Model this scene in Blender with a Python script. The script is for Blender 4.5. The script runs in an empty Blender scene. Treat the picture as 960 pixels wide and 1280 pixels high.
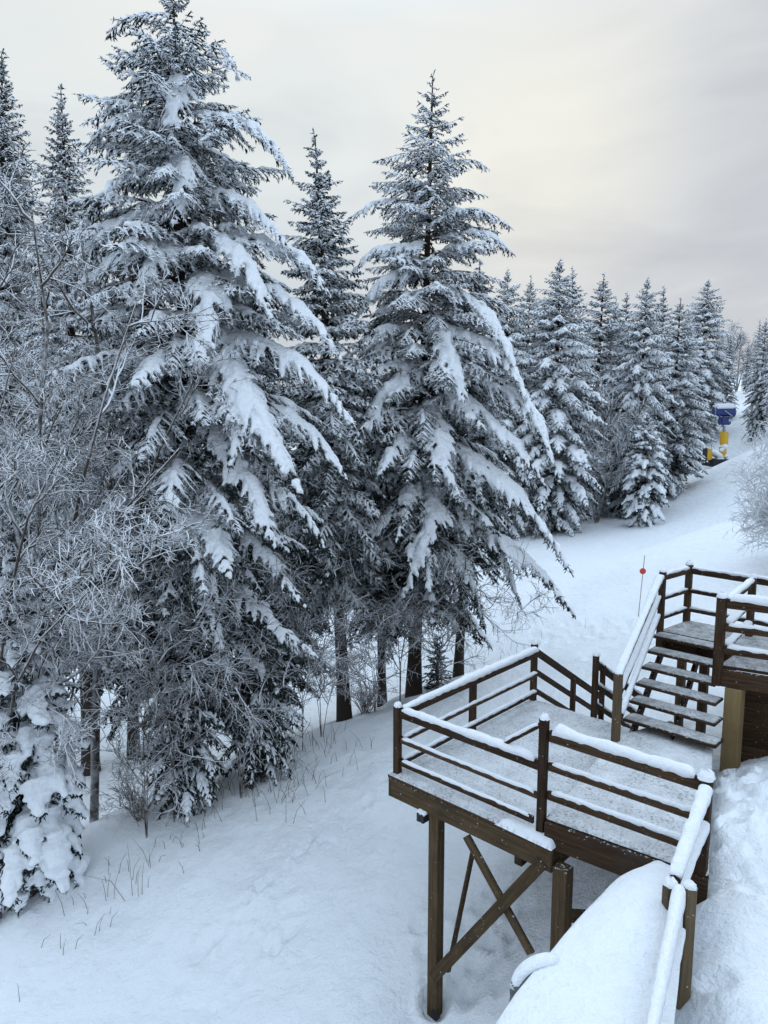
import bpy, bmesh, math, random
import numpy as np
from mathutils import Vector, Matrix

sc = bpy.context.scene
COL = sc.collection
R = math.radians
F, PITCH = 930.0, R(8)
CP, SP = math.cos(PITCH), math.sin(PITCH)

# ------------------------------------------------------------------ surveying helpers
# The eye is the origin; these turn measured bearings of the place into metres.
def ray(px, py):
    X = (px - 480) / F; Y = (640 - py) / F
    return np.array([X, CP + Y * SP, -SP + Y * CP])
def at_z(px, py, z):
    r = ray(px, py); return r * (z / r[2])
def at_y(px, py, y):
    r = ray(px, py); return r * (y / r[1])

# ------------------------------------------------------------------ materials
def new_mat(name):
    m = bpy.data.materials.new(name); m.use_nodes = True
    nt = m.node_tree
    for n in list(nt.nodes): nt.nodes.remove(n)
    out = nt.nodes.new('ShaderNodeOutputMaterial')
    b = nt.nodes.new('ShaderNodeBsdfPrincipled')
    nt.links.new(b.outputs[0], out.inputs[0])
    return m, nt, b
def N(nt, t, **kw):
    n = nt.nodes.new(t)
    for k, v in kw.items(): setattr(n, k, v)
    return n
def noise(nt, scale, detail=4, rough=.55, vec=None):
    n = N(nt, 'ShaderNodeTexNoise'); n.inputs['Scale'].default_value = scale
    n.inputs['Detail'].default_value = detail; n.inputs['Roughness'].default_value = rough
    if vec is not None: nt.links.new(vec, n.inputs['Vector'])
    return n
def maprange(nt, val, a, b, c=0., d=1.):
    n = N(nt, 'ShaderNodeMapRange'); n.clamp = True
    nt.links.new(val, n.inputs[0])
    for i, v in enumerate((a, b, c, d)): n.inputs[i + 1].default_value = v
    return n.outputs[0]
def math_n(nt, op, a, b):
    n = N(nt, 'ShaderNodeMath', operation=op)
    for i, v in enumerate((a, b)):
        if isinstance(v, (int, float)): n.inputs[i].default_value = v
        else: nt.links.new(v, n.inputs[i])
    return n.outputs[0]
def mix(nt, fac, a, b):
    n = N(nt, 'ShaderNodeMix', data_type='RGBA')
    for sock, v in ((n.inputs[0], fac), (n.inputs[6], a), (n.inputs[7], b)):
        if isinstance(v, (int, float)): sock.default_value = v
        elif isinstance(v, tuple): sock.default_value = (*v, 1)
        else: nt.links.new(v, sock)
    return n.outputs[2]
def bump(nt, b, h, strength, dist):
    n = N(nt, 'ShaderNodeBump'); n.inputs['Strength'].default_value = strength; n.inputs['Distance'].default_value = dist
    nt.links.new(h, n.inputs['Height']); nt.links.new(n.outputs[0], b.inputs['Normal'])
def coords(nt, which='Object'):
    return N(nt, 'ShaderNodeTexCoord').outputs[which]
def normal_z(nt):
    g = N(nt, 'ShaderNodeNewGeometry'); s = N(nt, 'ShaderNodeSeparateXYZ')
    nt.links.new(g.outputs['Normal'], s.inputs[0]); return s.outputs[2]

SNOW_C = (.86, .885, .92)
def mat_snow(name, b1, b2, d1=.03, d2=.008, grit=0, dirty=0):
    m, nt, b = new_mat(name)
    co = coords(nt)
    n1 = noise(nt, b1, 5, .6, co); n2 = noise(nt, b2, 3, .6, co)
    col = mix(nt, maprange(nt, n1.outputs[0], .3, .7), (.82, .85, .89), SNOW_C)
    if grit:
        g = noise(nt, 26, 5, .8, co); g2 = noise(nt, 1.6, 4, .6, co)
        gm = math_n(nt, 'MULTIPLY', maprange(nt, g.outputs[0], .52, .60), maprange(nt, g2.outputs[0], .34, .58))
        col = mix(nt, math_n(nt, 'MULTIPLY', gm, grit), col, (.10, .085, .075))
        col = mix(nt, math_n(nt, 'MULTIPLY', maprange(nt, g2.outputs[0], .42, .66), grit * .35), col, (.42, .42, .43))
    if dirty:
        dn = noise(nt, 5, 5, .7, co)
        col = mix(nt, maprange(nt, dn.outputs[0], .35, .62, dirty * .4, dirty), col, (.15, .135, .125))
    nt.links.new(col, b.inputs['Base Color'])
    b.inputs['Roughness'].default_value = .85
    b.inputs['Specular IOR Level'].default_value = .25
    h = math_n(nt, 'ADD', math_n(nt, 'MULTIPLY', n1.outputs[0], d1), math_n(nt, 'MULTIPLY', n2.outputs[0], d2))
    bump(nt, b, h, 1, 1)
    return m
M_SNOW = mat_snow('fresh_snow', 7, 40, .05, .012)
M_DECKSNOW = mat_snow('trodden_snow', 6, 45, .02, .02, .8, .32)
M_TREADSNOW = mat_snow('thin_snow', 9, 60, .01, .008, .95, .75)

def mat_ground():
    m, nt, b = new_mat('snow_ground')
    co = coords(nt)
    n1 = noise(nt, .35, 5, .55, co); n2 = noise(nt, 2.3, 6, .6, co); n3 = noise(nt, 28, 3, .6, co)
    col = mix(nt, maprange(nt, n1.outputs[0], .35, .65), (.83, .86, .895), SNOW_C)
    nt.links.new(col, b.inputs['Base Color'])
    b.inputs['Roughness'].default_value = .9; b.inputs['Specular IOR Level'].default_value = .2
    h = math_n(nt, 'ADD', math_n(nt, 'MULTIPLY', n2.outputs[0], .12), math_n(nt, 'MULTIPLY', n3.outputs[0], .012))
    n4 = noise(nt, 8, 5, .7, co)
    crust = math_n(nt, 'MULTIPLY', maprange(nt, n4.outputs[0], .42, .62), maprange(nt, n1.outputs[0], .45, .62, .12, 1))
    h = math_n(nt, 'ADD', h, math_n(nt, 'MULTIPLY', crust, .013))
    bump(nt, b, h, 1, 1)
    return m
M_GROUND = mat_ground()

def mat_frosted(name, base, base2, frost, lo, hi, nscale, amp=.5, patch=1.2, tall=0):
    """bark or needles with rime settled on whatever faces the sky"""
    m, nt, b = new_mat(name)
    co = coords(nt)
    n1 = noise(nt, nscale, 3, .6, co); n2 = noise(nt, nscale * .12, 3, .6, co)
    z = normal_z(nt)
    v = math_n(nt, 'ADD', z, math_n(nt, 'MULTIPLY', math_n(nt, 'SUBTRACT', n1.outputs[0], .5), amp * 2))
    v = math_n(nt, 'ADD', v, math_n(nt, 'MULTIPLY', math_n(nt, 'SUBTRACT', n2.outputs[0], .5), patch))
    if tall:
        sx = N(nt, 'ShaderNodeSeparateXYZ'); nt.links.new(co, sx.inputs[0])
        v = math_n(nt, 'ADD', v, maprange(nt, sx.outputs[2], 3, 15, -.34, tall))
    fr = maprange(nt, v, lo, hi)
    c = mix(nt, n2.outputs[0], base, base2)
    nt.links.new(mix(nt, fr, c, frost), b.inputs['Base Color'])
    b.inputs['Roughness'].default_value = .85; b.inputs['Specular IOR Level'].default_value = .15
    return m
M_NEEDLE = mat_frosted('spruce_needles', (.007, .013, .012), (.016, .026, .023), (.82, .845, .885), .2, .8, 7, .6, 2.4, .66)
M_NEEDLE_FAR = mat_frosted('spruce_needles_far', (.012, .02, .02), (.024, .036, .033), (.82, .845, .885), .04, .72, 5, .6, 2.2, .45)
M_BARK = mat_frosted('spruce_bark', (.03, .022, .017), (.06, .046, .036), (.7, .73, .78), .85, 1.15, 9)
M_TWIG = mat_frosted('rimed_twigs', (.035, .026, .021), (.07, .053, .043), (.85, .87, .905), -.45, .25, 5, .7, 1.8)
M_TWIG_WARM = mat_frosted('rimed_brown_twigs', (.09, .06, .045), (.13, .09, .07), (.74, .75, .78), -.15, .7, 5)
M_RIME = mat_frosted('thick_rime', (.30, .29, .29), (.4, .39, .39), (.85, .87, .9), -1.0, .0, 5)
M_TWIG_DIM = mat_frosted('lightly_rimed_twigs', (.05, .04, .034), (.09, .07, .058), (.76, .79, .83), -.15, .75, 5)
M_STALK = mat_frosted('dry_stalks', (.10, .075, .05), (.15, .11, .075), (.7, .73, .78), .5, 1.1, 6)

def mat_wood(name, c1, c2, c3, flecks=.5):
    m, nt, b = new_mat(name)
    co = coords(nt)
    mp = N(nt, 'ShaderNodeMapping'); mp.inputs['Scale'].default_value = (.8, 14, 14); nt.links.new(co, mp.inputs[0])
    g = noise(nt, 2.2, 6, .65, mp.outputs[0]); s = noise(nt, 1.4, 4, .6, co); fl = noise(nt, 26, 3, .6, co)
    info = N(nt, 'ShaderNodeObjectInfo')
    c = mix(nt, maprange(nt, g.outputs[0], .3, .7), c1, c2)
    c = mix(nt, maprange(nt, s.outputs[0], .5, .75, 0, .8), c, c3)
    hv = N(nt, 'ShaderNodeHueSaturation'); nt.links.new(c, hv.inputs['Color'])
    nt.links.new(maprange(nt, info.outputs['Random'], 0, 1, .7, 1.3), hv.inputs['Value'])
    nz = normal_z(nt)
    f1 = maprange(nt, math_n(nt, 'ADD', fl.outputs[0], math_n(nt, 'MULTIPLY', nz, .12)), .69, .74)
    c = mix(nt, math_n(nt, 'MULTIPLY', f1, flecks), hv.outputs[0], (.75, .78, .82))
    nt.links.new(c, b.inputs['Base Color'])
    b.inputs['Roughness'].default_value = .8; b.inputs['Specular IOR Level'].default_value = .12
    bump(nt, b, g.outputs[0], .7, .01)
    return m
M_WOOD = mat_wood('stained_wood', (.022, .012, .007), (.078, .045, .025), (.055, .042, .033))
M_BEAM = mat_wood('weathered_beam', (.045, .029, .015), (.115, .077, .042), (.035, .025, .017), .7)
M_PALE = mat_wood('new_wood', (.30, .21, .10), (.37, .27, .13), (.27, .18, .09), .2)
M_GREYWOOD = mat_wood('old_post_wood', (.12, .085, .05), (.19, .14, .085), (.11, .09, .07), .8)

def mat_plain(name, c, rough=.5, metal=0, var=.15):
    m, nt, b = new_mat(name)
    n1 = noise(nt, 6, 4, .6, coords(nt))
    d = tuple(x * (1 - var) for x in c)
    nt.links.new(mix(nt, n1.outputs[0], d, c), b.inputs['Base Color'])
    b.inputs['Roughness'].default_value = rough; b.inputs['Metallic'].default_value = metal
    return m
M_BLUE = mat_plain('blue_paint', (.014, .035, .17), .5)
M_YELLOW = mat_plain('yellow_padding', (.72, .42, .025), .6)
M_BLACK = mat_plain('black_rubber', (.012, .012, .014), .6)
M_STEEL = mat_plain('galvanised_steel', (.38, .40, .41), .5, .7)
M_PIPE = mat_plain('grey_green_pipe', (.10, .12, .12), .55, 0, .3)
M_RED = mat_plain('red_disc', (.62, .05, .025), .5)
M_POLE = mat_plain('marker_pole', (.35, .2, .17), .6)

# ------------------------------------------------------------------ mesh plumbing
def mesh_np(name, verts, quads=None, tris=None, smooth=True):
    me = bpy.data.meshes.new(name)
    verts = np.asarray(verts, np.float32).reshape(-1, 3)
    loops, starts, tot = [], [], 0
    if quads is not None and len(quads):
        q = np.asarray(quads, np.int32).reshape(-1, 4); loops.append(q.ravel())
        starts.append(np.arange(len(q), dtype=np.int32) * 4); tot = len(q) * 4
    if tris is not None and len(tris):
        t = np.asarray(tris, np.int32).reshape(-1, 3); loops.append(t.ravel())
        starts.append(tot + np.arange(len(t), dtype=np.int32) * 3)
    loops = np.concatenate(loops); starts = np.concatenate(starts)
    me.vertices.add(len(verts)); me.vertices.foreach_set('co', verts.ravel())
    me.loops.add(len(loops)); me.loops.foreach_set('vertex_index', loops)
    me.polygons.add(len(starts)); me.polygons.foreach_set('loop_start', starts)
    me.polygons.foreach_set('use_smooth', np.full(len(starts), smooth, bool))
    me.update(calc_edges=True)
    return me
def link(name, me, mat, parent=None, loc=None):
    o = bpy.data.objects.new(name, me); COL.objects.link(o)
    if mat is not None: me.materials.append(mat)
    if parent is not None: o.parent = parent
    if loc is not None: o.location = loc
    return o
def tag(o, label=None, cat=None, group=None, kind=None):
    for k, v in (('label', label), ('category', cat), ('group', group), ('kind', kind)):
        if v: o[k] = v
    return o
def thing(name, loc, label, cat, group=None):
    o = bpy.data.objects.new(name, None); COL.objects.link(o)
    o.location = loc; o.empty_display_size = .3
    return tag(o, label, cat, group)

class Acc:
    """collects vertices and faces of one mesh"""
    def __init__(s): s.v, s.q, s.t, s.n = [], [], [], 0
    def add(s, v, q=None, t=None):
        v = np.asarray(v).reshape(-1, 3)
        if q is not None: s.q.append(np.asarray(q).reshape(-1, 4) + s.n)
        if t is not None: s.t.append(np.asarray(t).reshape(-1, 3) + s.n)
        s.v.append(v); s.n += len(v)
    def mesh(s, name, smooth=True):
        return mesh_np(name, np.concatenate(s.v), np.concatenate(s.q) if s.q else None, np.concatenate(s.t) if s.t else None, smooth)

def nrm(a): return a / np.maximum(np.linalg.norm(a, axis=-1, keepdims=True), 1e-9)
def tubes(P, rad, k=4, flat=None, lift=None, acc=None):
    """P (N,n,3) polylines, rad (N,n); flat: height/width ratio; lift: raise along the section's up"""
    Nn, n, _ = P.shape
    T = np.empty_like(P); T[:, 1:-1] = P[:, 2:] - P[:, :-2]; T[:, 0] = P[:, 1] - P[:, 0]; T[:, -1] = P[:, -1] - P[:, -2]
    T = nrm(T)
    up = np.zeros_like(P); up[..., 2] = 1
    side = np.cross(T, up); bad = np.linalg.norm(side, axis=-1) < .05
    side[bad] = np.array([1., 0, 0]); side = nrm(side); up = np.cross(side, T)
    ang = np.arange(k) * 2 * math.pi / k + .3
    ca, sa = np.cos(ang), np.sin(ang)
    if flat is None: flat = 1.
    rv = rad * flat
    V = P[:, :, None, :] + rad[:, :, None, None] * ca[None, None, :, None] * side[:, :, None, :] + rv[:, :, None, None] * sa[None, None, :, None] * up[:, :, None, :]
    if lift is not None: V = V + (lift[:, :, None] * up)[:, :, None, :] if False else V + lift[:, :, None, None] * up[:, :, None, :]
    base = np.arange(Nn)[:, None, None] * n * k + np.arange(n - 1)[None, :, None] * k
    j = np.arange(k)[None, None, :]; j2 = (j + 1) % k
    q = np.stack([base + j, base + k + j, base + k + j2, base + j2], -1)
    q = q[..., ::-1]
    acc.add(V.reshape(-1, 3), q.reshape(-1, 4))

# ------------------------------------------------------------------ terrain
CTRL = []
def cz(x, y, z): CTRL.append((x, y, z))
def cp(px, py, y): CTRL.append(tuple(at_y(px, py, y)))
# near slope under the deck and to its left
cp(555, 1262, 9.9); cp(480, 1280, 9.6); cp(300, 1100, 12.6); cp(400, 1000, 14.6); cp(480, 930, 16.6)
cp(0, 1280, 10.6); cp(30, 1135, 12.6); cp(150, 1150, 12.2); cp(245, 985, 15.6); cp(340, 935, 17.0); cp(430, 903, 18.2)
cp(515, 868, 20.); cp(575, 842, 20.8); cp(250, 1250, 10.6); cp(135, 1030, 14.2)
cz(-8, 12, -10.0); cz(-6, 8, -9.8); cz(-1, 7, -9.1); cz(0.5, 5, -9.0);  cz(1.6, 7.2, -8.5)
cz(2.6, 13.2, -7.8); cz(2.2, 8.6, -8.1); cz(1.2, 11.5, -8.3); cz(3.4, 10.7, -6.9); cz(2.5, 9.6, -7.7)
# piste beyond the trees, climbing away to the right
cp(150, 940, 24); cp(60, 880, 28); cp(560, 780, 30); cp(620, 790, 26.5); cp(690, 655, 46); cp(800, 622, 56); cp(905, 582, 62); cp(760, 690, 38)
cp(850, 640, 48); cp(798, 765, 24); cp(750, 850, 18); cp(700, 765, 26); cp(950, 555, 58); cp(900, 690, 34); cp(300, 800, 34)
cz(-22, 40, -12.5); cz(-40, 60, -14); cz(-10, 50, -11); cz(2, 52, -8.5); cz(8, 70, -7.5); cz(38, 84, 1.0); cz(22, 84, -4.5); cz(12, 90, -10); cz(45, 60, 3)
cz(14, 30, -4.6); cz(18, 20, -3.8); cz(26, 40, -1.0)
for (px_, py_, y_) in ((340, 935, 17.0), (430, 903, 18.2), (515, 868, 20.), (575, 842, 20.8), (245, 985, 15.6), (150, 1030, 14.6)):
    q_ = at_y(px_, py_, y_); CTRL.append((q_[0] * (y_ + 2.4) / y_ - .4, y_ + 2.4, q_[2] - 1.25))
# path on the right, level with the walkway
cz(4.2, 7.4, -5.1); cz(3.85, 5.2, -5.08); cz(5.4, 8, -5.0); cz(5.25, 11.1, -5.72); cz(7.5, 11, -5.3); cz(5.2, 5, -4.9); cz(6, 3, -4.85); cz(5.2, 13.3, -6.3)
cz(3.7, 3, -5.0); cz(3.72, 7.3, -5.06); cz(4.15, 8.6, -5.12); cz(4.7, 9.8, -5.4); cz(2.95, 6.15, -5.08); cz(2.15, 4.4, -5.1); cz(2.6, 5.2, -5.1); cz(3.5, 6.2, -5.06); cz(3.45, 7.0, -5.1); cz(1.75, 3.4, -5.1); cz(1.5, 6.2, -7.9); cz(.9, 4.6, -8.1); cz(2.1, 7.4, -7.7); cz(4.6, 6.4, -5.0); cz(6.5, 6.5, -4.85); cz(9, 8, -4.6); cz(4.5, 9.6, -5.45); cz(7, 15, -5.6)
cz(-60, -20, -12); cz(60, -20, -2); cz(0, -20, -7); cz(-90, 120, -18); cz(90, 120, 8); cz(0, 150, -22); cz(30, 160, -8); cz(60, 160, 2)
CT = np.array(CTRL)
def _phi(r2): return r2 * np.log(np.maximum(r2, 1e-12)) * .5
def _fit():
    X = CT[:, :2] / 20; n = len(X)
    K = _phi(((X[:, None] - X[None]) ** 2).sum(-1)) + np.eye(n) * 2e-4
    Pm = np.c_[np.ones(n), X]
    A = np.block([[K, Pm], [Pm.T, np.zeros((3, 3))]])
    return np.linalg.solve(A, np.r_[CT[:, 2], 0, 0, 0])
TW = _fit()
def tz(x, y):
    x = np.asarray(x, float); y = np.asarray(y, float)
    X = np.stack([x, y], -1).reshape(-1, 2) / 20
    out = np.empty(len(X)); C = CT[:, :2] / 20
    for i in range(0, len(X), 20000):
        r2 = ((X[i:i + 20000, None] - C[None]) ** 2).sum(-1)
        out[i:i + 20000] = _phi(r2) @ TW[:-3] + TW[-3] + X[i:i + 20000] @ TW[-2:]
    return np.clip(out, -30, 40).reshape(x.shape)
rg = np.random.default_rng(5)
def vnoise(x, y, seed=0):
    """smooth value noise, -1..1"""
    xi = np.floor(x).astype(np.int64); yi = np.floor(y).astype(np.int64); fx = x - xi; fy = y - yi
    def h(a, b):
        n = (a * 374761393 + b * 668265263 + seed * 974711) & 0xffffffff
        n = ((n ^ (n >> 13)) * 1274126177) & 0xffffffff
        return ((n ^ (n >> 16)) & 0xffff) / 32767.5 - 1
    fx = fx * fx * (3 - 2 * fx); fy = fy * fy * (3 - 2 * fy)
    return (h(xi, yi) * (1 - fx) + h(xi + 1, yi) * fx) * (1 - fy) + (h(xi, yi + 1) * (1 - fx) + h(xi + 1, yi + 1) * fx) * fy

# trodden places: (x, y, depth, radius) dents left by boots
DENTS = []
def dents_along(pts, n, spread, d=.07, r=.13):
    pts = np.array(pts, float)
    for i in range(n):
        t = rg.random() * (len(pts) - 1); k = int(t); p = pts[k] * (1 - t + k) + pts[k + 1] * (t - k)
        DENTS.append((p[0] + rg.normal() * spread, p[1] + rg.normal() * spread, d * rg.uniform(.5, 1.2), r * rg.uniform(.7, 1.3)))
def xy(px, py, z): return at_z(px, py, z)[:2]
dents_along([(5.3, 10.6), (4.9, 9), (4.7, 7.5), (4.5, 6), (4.5, 4.4)], 150, .42, .08, .13)
dents_along([xy(640, 1130, -8.3), xy(600, 1200, -8.6), xy(560, 1180, -8.6)], 34, .4, .06, .12)
dents_along([xy(640, 800, -8.2), xy(700, 790, -7.6), xy(760, 800, -7)], 45, .9, .07, .2)
dents_along([xy(240, 1190, -9), xy(330, 1150, -8.9), xy(300, 1250, -9)], 45, .4, .03, .12)
dents_along([xy(520, 960, -8.1), xy(440, 1040, -8.5), xy(300, 1140, -8.9)], 55, .06, .035, .08)
for q_, d_, r_ in ((at_y(243, 985, 15.8), .2, .5), (at_y(517, 872, 20.), .2, .5), (at_y(429, 900, 18.7), .15, .4), ((.75, 9.92), .16, .2), ((2.2, 8.45), .16, .22), ((2.98, 6.0), .07, .14), ((5.05, 11.15), .1, .25)):
    DENTS.append((q_[0], q_[1], d_, r_))
def ground_z(x, y):
    z = tz(x, y)
    near = np.exp(-np.maximum(y - 14, 0) / 14)
    z = z + .10 * vnoise(x * .5, y * .5, 3) * near + .05 * vnoise(x * 1.3, y * 1.3, 4) * near + .016 * vnoise(x * 4.1, y * 4.1, 5) * near
    return z
def build_ground():
    # a fine sheet where the eye is close, growing cells towards the horizon
    def axis(lo, hi, a, b, step):
        pts = list(np.arange(a, b + 1e-6, step)); s = step
        left = []; x = a
        while x > lo: s *= 1.13; x -= s; left.append(x)
        s = step; x = b; right = []
        while x < hi: s *= 1.13; x += s; right.append(x)
        return np.array(left[::-1] + pts + right)
    xs = axis(-1500, 1500, -7, 7.5, .055); ys = axis(-300, 2500, 3.0, 22, .06)
    X, Y = np.meshgrid(xs, ys); Z = ground_z(X, Y)
    far = np.hypot(X, Y - 40) > 260
    Z = np.where(far, Z, Z)
    for (dx, dy, d, r) in DENTS:
        i0, i1 = np.searchsorted(xs, [dx - 3 * r, dx + 3 * r]); j0, j1 = np.searchsorted(ys, [dy - 3 * r, dy + 3 * r])
        if i1 - i0 < 2 or j1 - j0 < 2: continue
        q = ((X[j0:j1, i0:i1] - dx) ** 2 + ((Y[j0:j1, i0:i1] - dy) * .8) ** 2) / r ** 2
        Z[j0:j1, i0:i1] += -d * np.exp(-q ** 2) + d * .45 * np.exp(-(np.sqrt(q) - 1.35) ** 2 * 9)
    n, m = len(xs), len(ys)
    i = np.arange(m - 1)[:, None] * n + np.arange(n - 1)[None]
    q = np.stack([i, i + 1, i + n + 1, i + n], -1)
    o = link('snow_ground', mesh_np('snow_ground', np.stack([X, Y, Z], -1), q), M_GROUND)
    tag(o, kind='structure')
build_ground()
def hit(px, py, y0=8):
    """where a bearing meets the ground"""
    ys = np.linspace(y0, 120, 1200); r = ray(px, py); P = r[None] * (ys / r[1])[:, None]
    k = np.argmax(P[:, 2] < ground_z(P[:, 0], P[:, 1])); return P[k]
def gz(x, y): return float(ground_z(np.array([x]), np.array([y]))[0])

# ------------------------------------------------------------------ spruces
def resample(pts, n):
    pts = np.array(pts, float)
    # smooth with Catmull-Rom, then even spacing
    P = np.vstack([2 * pts[0] - pts[1], pts, 2 * pts[-1] - pts[-2]]); out = []
    for i in range(1, len(P) - 2):
        for t in np.linspace(0, 1, 12, endpoint=False):
            a, b, c, d = P[i - 1:i + 3]
            out.append(.5 * ((2 * b) + (-a + c) * t + (2 * a - 5 * b + 4 * c - d) * t * t + (-a + 3 * b - 3 * c + d) * t ** 3))
    out.append(pts[-1]); out = np.array(out)
    s = np.r_[0, np.cumsum(np.linalg.norm(np.diff(out, axis=0), axis=1))]
    u = np.linspace(0, s[-1], n)
    return np.stack([np.interp(u, s, out[:, k]) for k in range(3)], -1)

def spruce(H, Rad, seed, base=.08, dens=1., sec=.12, ter=.075, snow=1., droop=1., lean=(0, 0), boughs=(), fine=True, trunk_r=None, power=.8, gap=.33, skip=None, low=.75):
    """returns (trunk, crown, snow) meshes; local origin at the foot of the trunk"""
    rn = np.random.default_rng(seed)
    wood, crown, white = Acc(), Acc(), Acc()
    tr = trunk_r or H * .0115
    n = 14
    tt = np.linspace(0, 1, n); tp = np.stack([lean[0] * tt, lean[1] * tt, tt * H - .25 * (tt == 0)], -1)
    tubes(tp[None], (tr * (1 - tt) ** .8 * np.where(tt == 0, 1.35, 1) + .012)[None], 9, acc=wood)
    def trunk_at(z): return np.array([lean[0] * z / H, lean[1] * z / H, z])
    B, LV = [], []          # branch polylines, snow level
    NB = 12
    z = base * H
    while z < H * .985:
        t = (z / H - base) / (1 - base)
        cnt = max(4, int(round((6.4 if t < .8 else 5) * dens)))
        a0 = rn.random() * 6.28
        for i in range(cnt):
            az = a0 + i * 6.283 / cnt + rn.normal() * .22
            L = Rad * min(1, (1 - t) ** power * 1.04) * min(1, .25 + (1 - t) * 6) * rn.uniform(.68, 1.12)
            L *= low + (1 - low) * min(1, t / .38)
            if t < .12: L *= rn.uniform(.55, 1)
            if skip and skip(az, z, L): continue
            L = max(L, .09)
            zz = z + rn.uniform(-.12, .12) * gap * 2
            e = R(12 + 25 * t ** 2) - R(14) * (1 - t) * droop + rn.normal() * .1
            p = trunk_at(zz); pl = [p]
            d2 = np.array([math.cos(az), math.sin(az)])
            for k in range(NB - 1):
                s = k / (NB - 2)
                ee = e - droop * R(62) * s * (1 - t) ** .45 * (1.0 if s < .75 else .96) + (R(14) * max(0, s - .8) / .2) * (1 - droop * .5)
                d2r = d2 + rn.normal(size=2) * .04
                step = L / (NB - 1)
                p = p + np.array([d2r[0] * math.cos(ee), d2r[1] * math.cos(ee), math.sin(ee)]) * step
                pl.append(p)
            B.append(pl); LV.append((.12 + .88 * rn.random() ** .8) * snow * (.6 + .4 * min(1, (1 - t) * 1.8)))
        z += gap * rn.uniform(.75, 1.25) * (1 if t < .7 else .8)
    if H > 6:
        tip = trunk_at(H); B.append([tip - np.array([0, 0, .62 * (1 - k / (NB - 1))]) + np.array([rn.normal() * .012, rn.normal() * .012, 0]) for k in range(NB)]); LV.append(0.)
    nauto = len(B)
    for path, lv in boughs:
        B.append(resample(path, NB)); LV.append(lv)
    B = np.array(B); LV = np.array(LV)
    nb = len(B)
    seg = np.linalg.norm(np.diff(B, axis=1), axis=-1); BL = seg.sum(1)
    sarr = np.linspace(0, 1, NB)
    tubes(B, (BL[:, None] * .010 + .006) * (1 - .8 * sarr[None]), 4, acc=wood)
    # secondary twigs -------------------------------------------------
    S0, SD, SL, SB, SS = [], [], [], [], []
    for b in range(nb):
        m = max(5, int(BL[b] / sec))
        s = np.clip(np.linspace(.10, 1.0, m) + rn.normal(size=m) * .012, .05, 1)
        for sd in (-1, 1):
            f = s * (NB - 1); k = np.minimum(f.astype(int), NB - 2); w = (f - k)[:, None]
            p = B[b, k] * (1 - w) + B[b, k + 1] * w
            T = nrm(B[b, k + 1] - B[b, k])
            side = np.cross(T, [0, 0, 1.]); rd = rn.normal(size=side.shape) * [1, 1, 0]; up_ = np.abs(T[:, 2:]) > .97; side = nrm(np.where(up_, rd, side) + 1e-6)
            fw = rn.uniform(.55, 1.0, (m, 1))
            hang = rn.uniform(.1, .6, (m, 1)) * droop
            d = nrm(sd * side * rn.uniform(.7, 1.1, (m, 1)) + T * fw - np.array([0, 0, 1.]) * hang)
            prof = np.minimum(1, (s / .22) + .25) ** .6 * (1 - s) ** .75; kl = min(1., .22 + BL[b] / 1.3)
            l = (.34 * BL[b] * prof * (1 if BL[b] < 2.5 else (2.5 / BL[b]) ** .5) + (.10 + .05 * rn.random(m)) * kl) * rn.uniform(.7, 1.2, m)
            S0.append(p); SD.append(d); SL.append(l); SB.append(np.full(m, b)); SS.append(s)
        # leader of the bough
        T = nrm(B[b, -1] - B[b, -2]); S0.append(B[b, -1][None]); SD.append(T[None]); SL.append(np.array([.16 * min(1., .3 + BL[b])])); SB.append(np.array([b])); SS.append(np.array([1.]))
    S0 = np.concatenate(S0); SD = np.concatenate(SD); SL = np.concatenate(SL); SB = np.concatenate(SB); SS = np.concatenate(SS)
    ns = len(S0); NS = 5
    P = np.empty((ns, NS, 3)); P[:, 0] = S0; d = SD.copy()
    for k in range(1, NS):
        P[:, k] = P[:, k - 1] + d * (SL / (NS - 1))[:, None]
        d = nrm(d - np.array([0, 0, 1.]) * (.11 * droop) * rn.uniform(.3, 1.4, (ns, 1)) + rn.normal(size=d.shape) * .06)
    prof = np.array([.7, 1., 1., .8, .12])
    thick = (.016 if fine else .024)
    tubes(P, thick * prof[None] * rn.uniform(.8, 1.25, (ns, 1)), 3 if not fine else 4, acc=crown)
    # tertiary sprays of needles as narrow cones ----------------------
    reps = np.maximum(2, (SL / (ter * .72)).astype(int)); idx = np.repeat(np.arange(ns), reps * 2)
    nt_ = len(idx)
    s = rn.uniform(.08, 1, nt_); f = s * (NS - 1); k = np.minimum(f.astype(int), NS - 2); w = (f - k)[:, None]
    p = P[idx, k] * (1 - w) + P[idx, k + 1] * w
    T = nrm(P[idx, k + 1] - P[idx, k]); side = nrm(np.cross(T, [0, 0, 1.]) + 1e-6)
    sg = np.where(rn.random(nt_) < .5, -1., 1.)[:, None]
    dd = nrm(sg * side * rn.uniform(.25, 1.1, (nt_, 1)) + T * rn.uniform(.25, 1.0, (nt_, 1)) + np.array([0, 0, 1.]) * rn.uniform(-.95, .45, (nt_, 1)))
    kl = np.minimum(1., .3 + BL[SB[idx]] / 1.4)
    l = (.075 + .10 * np.minimum(1, SL[idx]) * (1 - .6 * s)) * rn.uniform(.55, 1.25, nt_) * kl * (1 if fine else 1.4)
    r0 = (.0185 if fine else .028) * rn.uniform(.7, 1.35, nt_) * (.5 + .5 * kl)
    a = nrm(np.cross(dd, [0.2, .1, 1.]) + 1e-6); c = np.cross(dd, a)
    V = np.empty((nt_, 4, 3))
    for j in range(3):
        an = 2.094 * j + .5
        V[:, j] = p + r0[:, None] * (a * math.cos(an) + c * math.sin(an)) + dd * (l * .12)[:, None]
    V[:, 3] = p + dd * l[:, None] - np.array([0, 0, 1.]) * (l * .05)[:, None]
    i4 = np.arange(nt_)[:, None] * 4
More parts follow.
